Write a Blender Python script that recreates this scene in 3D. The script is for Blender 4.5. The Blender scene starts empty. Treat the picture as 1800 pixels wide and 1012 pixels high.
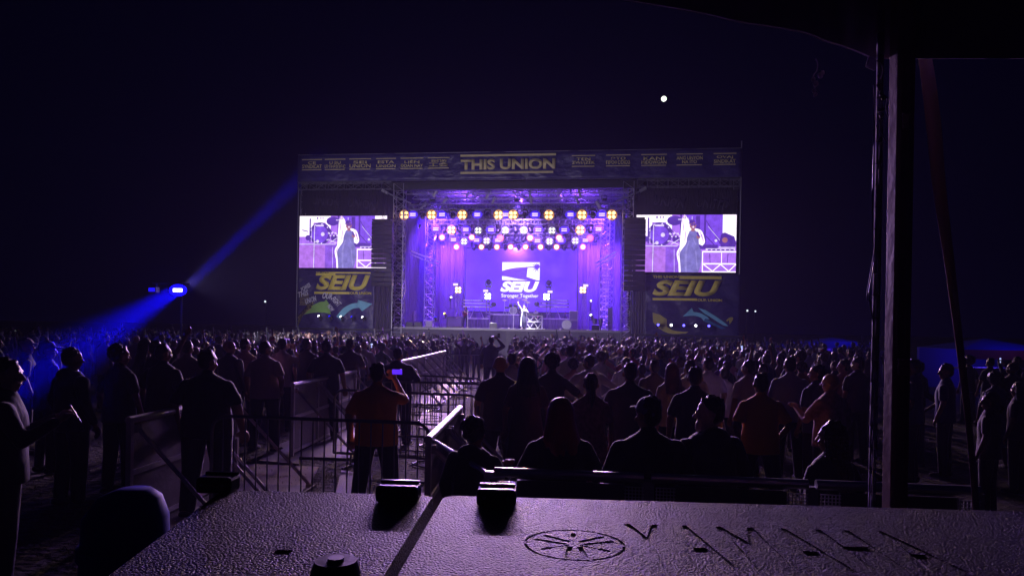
import bpy, bmesh, math, random
import numpy as np
from mathutils import Vector, Matrix, Euler, noise
R = math.radians
rnd = random.Random(11)
SC = bpy.context.scene
COL = SC.collection
V = Vector

# ------------------------------------------------------------------ camera, world, exposure
F = 1250.0            # focal length in photo pixels (1800 wide)
HC = 2.2              # eye height
YH = 575.0            # horizon row
ROLL = 0.0175
cam = bpy.data.cameras.new('camera'); cam.lens = F / 1800 * 36; cam.sensor_width = 36; cam.sensor_fit = 'HORIZONTAL'
cam.shift_y = (YH - 506) / 1800; cam.clip_start = 0.05; cam.clip_end = 3000
camo = bpy.data.objects.new('camera', cam); COL.objects.link(camo)
cr, sr = math.cos(ROLL), math.sin(ROLL)
camo.matrix_world = Matrix(((cr, -sr, 0, 0), (0, 0, -1, 0), (sr, cr, 0, HC), (0, 0, 0, 1)))
SC.camera = camo
W = bpy.data.worlds.new('World'); SC.world = W; W.use_nodes = True
bg = W.node_tree.nodes['Background']
bg.inputs[0].default_value = (0.01, 0.01, 0.5, 1); bg.inputs[1].default_value = 0.006
SC.view_settings.view_transform = 'Standard'; SC.view_settings.look = 'None'
SC.view_settings.exposure = 0.0; SC.view_settings.gamma = 1
SC.cycles.use_denoising = True
SC.cycles.use_light_tree = True
SC.cycles.max_bounces = 5; SC.cycles.diffuse_bounces = 3; SC.cycles.glossy_bounces = 2
SC.cycles.volume_bounces = 0; SC.cycles.transmission_bounces = 2; SC.cycles.transparent_max_bounces = 6
SC.cycles.sample_clamp_indirect = 3; SC.cycles.caustics_reflective = False; SC.cycles.caustics_refractive = False
HAZE = 0.0007

# ------------------------------------------------------------------ coordinates
def uv_(x, y):
    dx, dy = x - 900, y - YH
    return dx * cr + dy * sr, -dx * sr + dy * cr
def at(x, y, D):
    u, v = uv_(x, y); return V((u / F * D, D, HC - v / F * D))
def ground(x, y, z=0.0):
    u, v = uv_(x, y); D = F * (HC - z) / v; return V((u / F * D, D, z))
TH = R(7.7); C0 = V((0.3, 52.0, 0))
ST = Matrix.Translation(C0) @ Matrix.Rotation(-TH, 4, 'Z')
STI = ST.inverted()
def S(x, y, d):
    """photo pixel on the stage plane at depth d behind the deck front -> stage-local point"""
    u, v = uv_(x, y); dr = V((u / F, 1, -v / F)); n = V((math.sin(TH), math.cos(TH), 0))
    t = (d + C0.dot(n)) / dr.dot(n)
    return STI @ (V((0, 0, HC)) + dr * t)

# ------------------------------------------------------------------ materials
MATS = {}
def mat(name, col=(.5, .5, .5), rough=.6, metal=0., bump=0., bscale=20., var=0., vscale=6., emit=None, estr=0.,
        sample='AUTO', obj=False, spec=.5, stretch=None, coord='Object', bdist=.02, detail=3.):
    if name in MATS: return MATS[name]
    m = bpy.data.materials.new(name); m.use_nodes = True; nt = m.node_tree; sheen = name in ('woven_cloth', 'floral_cloth') or name.startswith('crowd_cloth'); N = nt.nodes; L = nt.links
    p = N['Principled BSDF']
    p.inputs['Roughness'].default_value = rough; p.inputs['Metallic'].default_value = metal
    p.inputs['Specular IOR Level'].default_value = spec
    if sheen: p.inputs['Sheen Weight'].default_value = .35; p.inputs['Sheen Roughness'].default_value = .35
    p.inputs['Base Color'].default_value = (*col, 1)
    tc = N.new('ShaderNodeTexCoord'); vec = tc.outputs[coord]
    if stretch:
        mp = N.new('ShaderNodeMapping'); mp.inputs['Scale'].default_value = stretch; L.new(vec, mp.inputs[0]); vec = mp.outputs[0]
    src = None
    if obj:
        oi = N.new('ShaderNodeObjectInfo'); src = oi.outputs['Color']
    if var:
        nz = N.new('ShaderNodeTexNoise'); nz.inputs['Scale'].default_value = vscale; nz.inputs['Detail'].default_value = 6
        L.new(vec, nz.inputs['Vector'])
        mr = N.new('ShaderNodeMapRange'); mr.inputs['To Min'].default_value = 1 - var; mr.inputs['To Max'].default_value = 1 + var
        L.new(nz.outputs['Fac'], mr.inputs['Value'])
        mx = N.new('ShaderNodeVectorMath'); mx.operation = 'SCALE'
        if src is not None: L.new(src, mx.inputs[0])
        else: mx.inputs[0].default_value = col
        L.new(mr.outputs[0], mx.inputs['Scale']); src = mx.outputs[0]
        mr2 = N.new('ShaderNodeMapRange'); mr2.inputs['To Min'].default_value = max(.05, rough - .12); mr2.inputs['To Max'].default_value = min(1, rough + .12)
        L.new(nz.outputs['Fac'], mr2.inputs['Value']); L.new(mr2.outputs[0], p.inputs['Roughness'])
    if src is not None: L.new(src, p.inputs['Base Color'])
    if bump:
        b = N.new('ShaderNodeTexNoise'); b.inputs['Scale'].default_value = bscale; b.inputs['Detail'].default_value = detail
        L.new(vec, b.inputs['Vector'])
        bn = N.new('ShaderNodeBump'); bn.inputs['Strength'].default_value = bump; bn.inputs['Distance'].default_value = bdist
        L.new(b.outputs['Fac'], bn.inputs['Height']); L.new(bn.outputs[0], p.inputs['Normal'])
    if emit:
        p.inputs['Emission Color'].default_value = (*emit, 1); p.inputs['Emission Strength'].default_value = estr
        try: m.cycles.emission_sampling = sample
        except Exception: pass
    MATS[name] = m
    return m
ALU = mat('aluminium', (.62, .62, .66), .32, .85, bump=.15, bscale=30, var=.12)
STEEL = mat('galvanised_steel', (.50, .50, .52), .38, .8, var=.25, vscale=9, bump=.1, bscale=40)
DSTEEL = mat('dull_steel', (.22, .22, .25), .5, .7, var=.3, vscale=9)
BLACK = mat('black_paint', (.02, .02, .022), .5, var=.2)
BPLAST = mat('black_plastic', (.012, .012, .014), .35, bump=.2, bscale=120, bdist=.003)
SCRIM = mat('black_scrim', (.012, .010, .018), .9, bump=.6, bscale=3, stretch=(4, 4, .6), bdist=.2, var=.25)
DRAPE = mat('dark_drape', (.10, .09, .13), .85, bump=.8, bscale=2.2, stretch=(4, 4, .25), bdist=.25, var=.2)
SIDEW = mat('side_scrim', (.05, .05, .07), .85, bump=.8, bscale=1.6, stretch=(2, 2, .4), bdist=.25, var=.3)
ROOFM = mat('roof_cover', (.30, .27, .38), .55, bump=.3, bscale=5, var=.15)
DECKM = mat('deck_boards', (.34, .31, .38), .35, bump=.1, bscale=8, var=.25, vscale=2)
FASC = mat('deck_skirt', (.14, .13, .17), .7, bump=.3, bscale=3, stretch=(3, 3, .3), var=.15)
BANM = mat('printed_vinyl', (.034, .028, .12), .42, bump=.9, bscale=1.1, stretch=(1, 1, 1.6), bdist=.18, var=.35, vscale=2.5, detail=5)
GOLD = mat('gold_print', (.85, .74, .10), .5, bump=.9, bscale=1.1, stretch=(1, 1, 1.6), bdist=.18, detail=5)
PALEG = mat('pale_gold_print', (.62, .55, .26), .5, var=.15, vscale=3)
WOOD = mat('plywood', (.34, .25, .20), .7, var=.25, vscale=5, bump=.2, bscale=30)
TREAD = mat('tread_plate', (.22, .20, .22), .6, .3, bump=.8, bscale=60, bdist=.006, var=.2)
PANEL = mat('barrier_panel', (.26, .22, .26), .5, .3, var=.3, vscale=4, bump=.2, bscale=15)
SKIN = mat('skin', rough=.45, obj=True, var=.06, vscale=12)
CLOTH = mat('woven_cloth', rough=.8, obj=True, var=.12, vscale=10, bump=.7, bscale=7, bdist=.03, stretch=(1, 1, .6))
FLORAL = mat('floral_cloth', rough=.8, obj=True, var=.75, vscale=22, bump=.4, bscale=8, bdist=.02)
HAIR = mat('hair', rough=.42, spec=.5, obj=True, bump=.9, bscale=60, stretch=(1, 1, .12), bdist=.01, var=.3, vscale=30)
LENSA = mat('amber_lens', (.2, .15, .05), emit=(1, .66, .24), estr=3, sample='NONE')
LENSW = mat('pale_lens', (.2, .2, .15), emit=(.92, 1, .62), estr=1.5, sample='NONE')
LENSB = mat('violet_bar', (.1, .1, .2), emit=(.72, .55, 1), estr=1.5, sample='NONE')
LENSH = mat('violet_lens_halo', (.05, .03, .3), emit=(.06, .005, 1), estr=.75, sample='NONE')  # glow of the strobe halo discs, also flood and uplight lenses
LENSR = mat('warm_lens', (.3, .2, .15), emit=(1, .60, .36), estr=2.6, sample='NONE')
LENSP = mat('red_lens', (.3, .1, .1), emit=(1, .16, .13), estr=1.6, sample='NONE')
BLUEE = mat('blue_reflector', (.0, .0, .3), emit=(.01, .005, 1), estr=1.4, sample='NONE')
WHITEE = mat('white_lens', (.3, .3, .3), emit=(.9, .92, 1), estr=6, sample='NONE')

# ------------------------------------------------------------------ mesh building
class M:
    def __init__(s): s.bm = bmesh.new()
    def box(s, c, d, rot=None, bev=0.):
        mt = Matrix.Translation(V(c)) @ ((rot.to_matrix() if isinstance(rot, Euler) else rot).to_4x4() if rot is not None else Matrix()) @ Matrix.Diagonal((d[0], d[1], d[2], 1))
        r = bmesh.ops.create_cube(s.bm, size=1, matrix=mt)
        if bev:
            es = list({e for v in r['verts'] for e in v.link_edges})
            bmesh.ops.bevel(s.bm, geom=es, offset=bev, segments=2, profile=.5, affect='EDGES')
        return s
    def tube(s, a, b, r, n=8, r2=None):
        a, b = V(a), V(b); d = b - a
        if d.length < 1e-6: return s
        q = d.to_track_quat('Z', 'Y').to_matrix().to_4x4()
        r2 = r if r2 is None else r2; vn = s.bm.verts.new; fn = s.bm.faces.new; h = d.length
        ma = Matrix.Translation(a) @ q
        cs = [(math.cos(2 * math.pi * i / n), math.sin(2 * math.pi * i / n)) for i in range(n)]
        A = [vn(ma @ V((c * r, k * r, 0))) for c, k in cs]; B = [vn(ma @ V((c * r2, k * r2, h))) for c, k in cs]
        fn(A[::-1]); fn(B)
        for i in range(n): fn((A[i], A[(i + 1) % n], B[(i + 1) % n], B[i]))
        return s
    def path(s, pts, r, n=8, ball=True):
        for i in range(len(pts) - 1): s.tube(pts[i], pts[i + 1], r, n)
        if ball:
            for p in pts[1:-1]: s.ball(p, (r, r, r), n, max(4, n // 2))
        return s
    def ball(s, c, r, u=12, v=8, rot=None):
        if not hasattr(r, '__len__'): r = (r, r, r)
        mt = Matrix.Translation(V(c)) @ (rot.to_matrix().to_4x4() if rot is not None else Matrix()) @ Matrix.Diagonal((r[0], r[1], r[2], 1))
        vn = s.bm.verts.new; fn = s.bm.faces.new
        rows = [[vn(mt @ V((math.sin(math.pi * j / v) * math.cos(2 * math.pi * i / u), math.sin(math.pi * j / v) * math.sin(2 * math.pi * i / u), math.cos(math.pi * j / v)))) for i in range(u)] for j in range(1, v)]
        t0 = vn(mt @ V((0, 0, 1))); t1 = vn(mt @ V((0, 0, -1)))
        for i in range(u):
            k = (i + 1) % u; fn((t0, rows[0][i], rows[0][k])); fn((t1, rows[-1][k], rows[-1][i]))
            for j in range(v - 2): fn((rows[j][i], rows[j + 1][i], rows[j + 1][k], rows[j][k]))
        return s
    def poly(s, pts):
        s.bm.faces.new([s.bm.verts.new(V(p)) for p in pts]); return s
    def prism(s, pts2, y0, y1):
        """outline in x,z extruded from y0 to y1"""
        a = [s.bm.verts.new((p[0], y0, p[1])) for p in pts2]; b = [s.bm.verts.new((p[0], y1, p[1])) for p in pts2]
        n = len(pts2)
        s.bm.faces.new(a); s.bm.faces.new(list(reversed(b)))
        for i in range(n): s.bm.faces.new((a[(i + 1) % n], a[i], b[i], b[(i + 1) % n]))
        return s
    def loft(s, rings, n=16):
        """rings of (cx, cy, z, rx, ry)"""
        prev = None; first = None
        for (cx, cy, z, rx, ry) in rings:
            vs = [s.bm.verts.new((cx + rx * math.cos(2 * math.pi * i / n), cy + ry * math.sin(2 * math.pi * i / n), z)) for i in range(n)]
            if prev:
                for i in range(n): s.bm.faces.new((prev[i], prev[(i + 1) % n], vs[(i + 1) % n], vs[i]))
            else: first = vs
            prev = vs
        s.bm.faces.new(list(reversed(first))); s.bm.faces.new(prev); return s
    def truss(s, a, b, w=.4, bay=.6, r=.026, up=V((0, 0, 1)), n=5, full=True):
        a, b = V(a), V(b); d = (b - a).normalized()
        if abs(d.dot(up)) > .95: up = V((0, 1, 0))
        x = d.cross(up).normalized() * w / 2; z = d.cross(x).normalized() * w / 2
        cs = [x + z, x - z, -x - z, -x + z]
        for c in cs: s.tube(a + c, b + c, r, n)
        k = max(1, round((b - a).length / bay)); st = (b - a) / k
        for i in range(k):
            p = a + st * i; q = p + st
            for j in range(4 if full else 1):
                c1, c2 = cs[j], cs[(j + 1) % 4]
                if i % 2: c1, c2 = c2, c1
                s.tube(p + c1, q + c2, r * .6, 4)
                s.tube(p + c1, p + c2, r * .6, 4)
        return s
    def mesh(s, name, recalc=True):
        if recalc: bmesh.ops.recalc_face_normals(s.bm, faces=s.bm.faces)
        me = bpy.data.meshes.new(name); s.bm.to_mesh(me); s.bm.free(); return me
    def build(s, name, m, parent=None, smooth=False, world=None):
        return link(name, s.mesh(name), m, parent, smooth, world)
def link(name, me, m, parent=None, smooth=False, world=None):
    if m is not None and not me.materials: me.materials.append(m)
    if smooth: me.polygons.foreach_set('use_smooth', [True] * len(me.polygons))
    o = bpy.data.objects.new(name, me); COL.objects.link(o)
    if parent is not None: o.parent = parent
    if world is not None: o.matrix_world = world
    return o
def tag(o, label, cat=None, group=None, kind=None):
    if label: o['label'] = label
    if cat: o['category'] = cat
    if group: o['group'] = group
    if kind: o['kind'] = kind
    return o
def thing(name, label, cat, loc=(0, 0, 0), group=None, stage=False, rot=None):
    o = bpy.data.objects.new(name, None); COL.objects.link(o); o.empty_display_size = .1
    mt = Matrix.Translation(V(loc)) @ (rot.to_matrix().to_4x4() if rot is not None else Matrix())
    o.matrix_world = (ST @ mt) if stage else mt
    return tag(o, label, cat, group)
def dup(o, parent=None):
    c = o.copy(); COL.objects.link(c)
    if parent is not None: c.parent = parent; c.matrix_parent_inverse = o.matrix_parent_inverse
    for ch in o.children: dup(ch, c)
    return c
def place(o, loc, rot=None, stage=False, label=None, scale=1.):
    mt = Matrix.Translation(V(loc)) @ (rot.to_matrix().to_4x4() if rot is not None else Matrix()) @ Matrix.Diagonal((scale, scale, scale, 1))
    o.matrix_world = (ST @ mt) if stage else mt
    if label: o['label'] = label
    return o
def lamp(parent, kind, col, energy, loc=(0, 0, 0), aim=None, size=R(50), blend=.4, radius=.08, area=None):
    """a light parented to a thing; aim is a direction in the parent's own axes"""
    l = bpy.data.lights.new('lamp', kind); l.color = col; l.energy = energy
    if kind == 'SPOT': l.spot_size = size; l.spot_blend = blend; l.shadow_soft_size = radius
    elif kind == 'POINT': l.shadow_soft_size = radius
    elif kind == 'AREA': l.shape = 'DISK'; l.size = area or .4; l.spread = size
    o = bpy.data.objects.new('lamp', l); COL.objects.link(o)
    o.parent = parent
    q = V(aim).to_track_quat('-Z', 'Y').to_matrix().to_4x4() if aim is not None else Matrix()
    o.matrix_local = Matrix.Translation(V(loc)) @ q
    return o
TMP = bpy.data.scenes.new('scratch')
def evaluated(o):
    """mesh of a curve, text or modified object, evaluated alone in an empty scratch scene"""
    for c in list(o.users_collection): c.objects.unlink(o)
    TMP.collection.objects.link(o); vl = TMP.view_layers[0]; vl.update()
    me = bpy.data.meshes.new_from_object(o.evaluated_get(vl.depsgraph)); bpy.data.objects.remove(o); return me
def text_mesh(body, w, h, shear=0., bold=0., depth=.012, spacing=1.):
    """lettering fitted to a w by h box in x,z, centred, standing up, readable from -y"""
    cu = bpy.data.curves.new('lettering', 'FONT'); cu.body = body; cu.offset = bold; cu.shear = shear; cu.space_character = spacing
    cu.resolution_u = 4
    o = bpy.data.objects.new('lettering', cu); COL.objects.link(o)
    me = evaluated(o)
    bm = bmesh.new(); bm.from_mesh(me)
    xs = [v.co.x for v in bm.verts]; ys = [v.co.y for v in bm.verts]
    x0, x1, y0, y1 = min(xs), max(xs), min(ys), max(ys)
    for v in bm.verts:
        v.co = V(((v.co.x - (x0 + x1) / 2) * w / (x1 - x0), 0, (v.co.y - (y0 + y1) / 2) * h / (y1 - y0)))
    if depth:
        r = bmesh.ops.extrude_face_region(bm, geom=bm.faces[:])
        for v in [g for g in r['geom'] if isinstance(g, bmesh.types.BMVert)]: v.co.y -= depth
    bmesh.ops.recalc_face_normals(bm, faces=bm.faces)
    me2 = bpy.data.meshes.new('lettering'); bm.to_mesh(me2); bm.free(); return me2
def add_mesh(m, me, loc):
    n0 = len(m.bm.verts); m.bm.from_mesh(me); m.bm.verts.ensure_lookup_table()
    for v in m.bm.verts[n0:]: v.co += V(loc)
def smooth_curve(pts, k=6):
    out = []; n = len(pts)
    for i in range(n - 1):
        p0, p1, p2, p3 = pts[max(i - 1, 0)], pts[i], pts[i + 1], pts[min(i + 2, n - 1)]
        for j in range(k):
            t = j / k
            out.append(tuple(.5 * ((2 * p1[a]) + (-p0[a] + p2[a]) * t + (2 * p0[a] - 5 * p1[a] + 4 * p2[a] - p3[a]) * t * t + (-p0[a] + 3 * p1[a] - 3 * p2[a] + p3[a]) * t ** 3) for a in range(len(p1))))
    out.append(tuple(pts[-1])); return out

# ------------------------------------------------------------------ ground, moon
g = M()
NX = 60
g.poly([(-500, -60, 0), (500, -60, 0), (500, 700, 0), (-500, 700, 0)])
GM = mat('trampled_ground', (.040, .033, .025), .95, var=.55, vscale=1.3, bump=1, bscale=9, bdist=.09, detail=8)
tag(g.build('ground', GM), 'trampled grass and dirt field', kind='structure')
sp = M(); sp.ball((0, 0, 0), 1.9, 32, 20)
MOONM = mat('moon_surface', (.8, .8, .75), emit=(.95, 1, .9), estr=1.6, var=.05)
mo = sp.build('moon', MOONM, smooth=True, world=Matrix.Translation(at(1167, 174, 500)))
tag(mo, 'bright full moon in the black sky above the stage', 'moon')
sun = bpy.data.lights.new('moonlight', 'SUN'); sun.energy = .004; sun.angle = R(.5); sun.color = (.9, .95, 1)
so = bpy.data.objects.new('moonlight', sun); COL.objects.link(so)
so.matrix_world = Matrix.Translation((0, 0, 40)) @ at(1167, 174, 500).to_track_quat('Z', 'Y').to_matrix().to_4x4()

# ------------------------------------------------------------------ stage structure
stage = thing('outdoor_stage', 'large roofed concert stage with open truss towers at the end of the field', 'stage', stage=True)
DZ = S(905, 577.5, 0).z            # deck height
sl, sr_ = S(692, 575, 0).x, S(1112, 582, 0).x
sc_ = (sl + sr_) / 2
dk = M(); dk.box((sc_, 6.2, DZ - .08), (sr_ - sl, 12.4, .16)); dk.build('deck', DECKM, stage)
fa = M()
k = 60
for i in range(k):
    x0 = sl + (sr_ - sl) * i / k; x1 = sl + (sr_ - sl) * (i + 1) / k
    y0 = .06 * math.sin(i * 1.7); y1 = .06 * math.sin((i + 1) * 1.7)
    fa.poly([(x0, -.06 + y0 * .3, 0.02), (x1, -.06 + y1 * .3, 0.02), (x1, -.06 + y1 * .3, DZ - .17), (x0, -.06 + y0 * .3, DZ - .17)])
fa.build('fascia', FASC, stage)
zt = S(905, 322, 0).z              # underside of roof beam
zb = S(905, 333, 0).z
rb = M(); rb.box((sc_, .2, (zt + zb) / 2 + .1), (sr_ - sl + 1, .5, zt - zb + .1)); rb.box((sc_, -.08, zt - .05), (sr_ - sl + 1.2, .06, .06))
rb.build('roof_beam', BLACK, stage)
rc = M(); kk = 26
for i in range(kk):
    y0 = .5 + 12.2 * i / kk; y1 = .5 + 12.2 * (i + 1) / kk
    zc = zb + .55
    rc.box((sc_, (y0 + y1) / 2, zc + (.03 if i % 2 else 0)), (sr_ - sl + .6, (y1 - y0) * .999, .05))
rc.build('ceiling', ROOFM, stage)
rt = M()
for y, zz in ((1.2, .15), (3.4, .15), (5.6, .15), (8.0, .1), (10.4, .1)):
    rt.truss((sl + .3, y, zb + zz), (sr_ - .3, y, zb + zz), .42, .62)
for s_ in (-6.4, -3.2, 0, 3.2, 6.4):
    rt.truss((sc_ + s_, .6, zb + .15), (sc_ + s_, 11.8, zb + .15), .3, .7)
rt.build('roof_truss', ALU, stage)
def tower(s_, d_, w, top, m=ALU, y0=0.):
    t = M(); t.truss((s_, d_, y0), (s_, d_, top), w, .55, r=.03)
    t.box((s_, d_, y0 + .05), (w * 1.9, w * 1.9, .1))
    return t.build('truss_tower', m, stage)
fl = S(701, 450, .2).x; fr = S(1103, 450, .2).x
tower(fl, .25, .75, zb + .5); tower(fr, .25, .75, zb + .5)
rl = S(756, 480, 5).x; rr = S(1063, 480, 5).x
tower(rl, 5, .7, zb, y0=DZ); tower(rr, 5, .7, zb, y0=DZ)
tower(S(742, 480, 9).x, 9, .6, zb, y0=DZ); tower(S(1072, 480, 9).x, 9, .6, zb, y0=DZ)
# corner braces with bright blocks at the tower heads
br = M()
for s_, dr in ((fl, 1), (fr, -1)):
    br.tube((s_ - dr * 1.1, -.2, zb - .1), (s_ + dr * .9, .1, zb - .95), .06, 6)
    br.tube((s_ - dr * 1.1, -.35, zb - .1), (s_ + dr * .3, -.1, zb - .75), .04, 6)
    br.box((s_ - dr * 1.0, -.3, zb - .15), (.5, .3, .2), Euler((0, dr * .5, 0)))
br.build('corner_brace', ALU, stage)
bk = M(); n_ = 90
for i in range(n_):
    x0 = sl + (sr_ - sl) * i / n_; x1 = sl + (sr_ - sl) * (i + 1) / n_
    y0 = 12.2 + .12 * math.sin(i * 1.3); y1 = 12.2 + .12 * math.sin((i + 1) * 1.3)
    bk.poly([(x0, y0, DZ), (x1, y1, DZ), (x1, y1, zb + .5), (x0, y0, zb + .5)])
bk.build('back_drape', DRAPE, stage, smooth=True)
for nm, s0, s1 in (('a', sl + .35, S(742, 480, 9).x - .5), ('b', sr_ - .35, S(1072, 480, 9).x + .5)):
    w_ = M(); n_ = 30
    for i in range(n_):
        ya = .9 + 11 * i / n_; yb = .9 + 11 * (i + 1) / n_
        xa = s0 + (s1 - s0) * .1 * i / n_ + .05 * math.sin(i * 2.1); xb = s0 + (s1 - s0) * .1 * (i + 1) / n_ + .05 * math.sin((i + 1) * 2.1)
        w_.poly([(xa, ya, DZ), (xb, yb, DZ), (xb, yb, zb + .4), (xa, ya, zb + .4)])
    w_.build('side_drape', SIDEW, stage, smooth=True)
# grey diagonal rails on the side bays
rl_ = M()
for s_, dr in ((fl + .8, 1), (fr - .8, -1)):
    rl_.tube((s_, .6, S(710, 442, 1).z), (s_ + dr * 1.5, 3.6, S(710, 455, 1).z), .05, 6)
    rl_.tube((s_, .6, S(710, 448, 1).z), (s_ + dr * 1.5, 3.6, S(710, 462, 1).z), .03, 6)
rl_.build('side_rail', ALU, stage)

# wings: frame, trusses, scrims
wl0 = S(524, 400, 0).x; wr1 = S(1301, 400, 0).x
ztop = S(905, 268, 0).z; zbl = S(905, 317, 0).z
for side, a, b in (('left', wl0, fl - .5), ('right', fr + .5, wr1)):
    wg = M()
    zz = zb + .0
    wg.truss((a + .1, -.1, zbl - .35), (b, -.1, zbl - .35), .5, .75, r=.03)
    wg.tube((a, -.02, 0), (a, -.02, ztop + .1), .045, 8) if side == 'left' else wg.tube((b, -.02, 0), (b, -.02, ztop + .55), .045, 8)
    e = a if side == 'left' else b; q = 1 if side == 'left' else -1
    wg.tube((e, -.12, zbl), (e + q * 1.0, -.12, ztop), .03, 6)
    wg.truss((e + q * .25, .5, 0), (e + q * .25, .5, zbl), .4, .7)
    wg.build('wing_truss', DSTEEL, stage)
    sw = M(); sw.box(((a + b) / 2, .32, (zbl + .2) / 2), (b - a - .1, .04, zbl - .3)); sw.build('wing_scrim', SCRIM, stage)
    wd = M(); wd.box(((a + b) / 2, -.05, DZ - .28), (b - a + .3, .5, .14)); wd.build('wing_ledge', BLACK, stage)

# ------------------------------------------------------------------ header banner
hb = thing('header_banner', 'long dark printed banner reading THIS UNION across the top of the stage', 'banner', stage=True)
bm_ = M(); nx, nz = 120, 8
y_of = lambda s_, t: -.22 + .035 * math.sin(s_ * 2.3 + t * 2) + .03 * math.sin(s_ * .9)
grid = []
for i in range(nx + 1):
    s_ = wl0 + (wr1 - wl0) * i / nx
    zlo, zhi = zbl, ztop
    grid.append([bm_.bm.verts.new((s_, y_of(s_, j / nz), zlo + (zhi - zlo) * j / nz)) for j in range(nz + 1)])
for i in range(nx):
    for j in range(nz): bm_.bm.faces.new((grid[i][j], grid[i + 1][j], grid[i + 1][j + 1], grid[i][j + 1]))
cl = bm_.build('cloth', BANM, hb, smooth=True)
sol = cl.modifiers.new('t', 'SOLIDIFY'); sol.thickness = .01
hm = M(); hm.tube((wl0, -.24, ztop), (wr1, -.24, ztop), .025, 6); hm.tube((wl0, -.24, zbl), (wr1, -.24, zbl), .02, 6); hm.build('hem_rail', DSTEEL, hb)
ZS = (ztop - zbl) / 49.0           # metres per photo row inside the banner
def words(x0, x1, lines, big=False):
    sa, sb = S(x0, 290, -.3).x, S(x1, 290, -.3).x; w = sb - sa; c = (sa + sb) / 2
    m = M()
    if big: ttop, tb, tbt = ztop - 5 * ZS, ztop - 11 * ZS, ztop - 34 * ZS
    else: ttop, tb, tbt = ztop - 9 * ZS, ztop - 11.5 * ZS, ztop - 27 * ZS
    bh = (3.6 if big else 1.3) * ZS
    m.box((c, -.31, ttop - bh / 2 + .02), (w, .015, bh)); m.box((c - w * .01, -.31, tbt - bh / 2 - (.9 * ZS if big else .0)), (w * .97, .015, bh))
    H = tb - tbt - .1
    z = tb - .03
    for (tx, fh, fw) in lines:
        h = H * fh
        add_mesh(m, text_mesh(tx, w * fw, h * .90, bold=.045 if big else .018, depth=.01), (c, -.30, z - h / 2)); z -= h
    o = m.build('lettering', GOLD if False else PALEG, hb)
    return o
for a_ in [(531, 566, [('CE', .42, .40), ('SYNDICAT', .58, .98)]), (571, 607, [('ԱՅՍ', .45, .55), ('ՄԻՈՒԹՅՈՒՆԸ', .55, 1)]),
           (614, 652, [('SEI', .42, .62), ('UNION', .58, .98)]), (661, 696, [('ESTA', .45, .82), ('UNIÓN', .55, .98)]),
           (704, 744, [('LIÊN', .45, .66), ('ĐOÀN NÀY', .55, .98)]), (752, 790, [('我们的', .35, .72), ('工会', .65, .92)]),
           (1005, 1046, [('TEN', .42, .6), ('ZWIĄZEK', .58, .98)]), (1065, 1108, [('ЭТО', .40, .6), ('ПРОФСОЮЗ', .60, .98)]),
           (1127, 1172, [('KANI', .50, .82), ('MIDOWGAN', .50, .98)]), (1189, 1235, [('ANG UNYON', .52, 1), ('NA ITO', .48, .56)]),
           (1254, 1294, [('OVAJ', .48, .72), ('SINDIKAT', .52, .96)])]:
    words(*a_)
words(809, 977, [('THIS UNION', 1, .99)], True)

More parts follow.
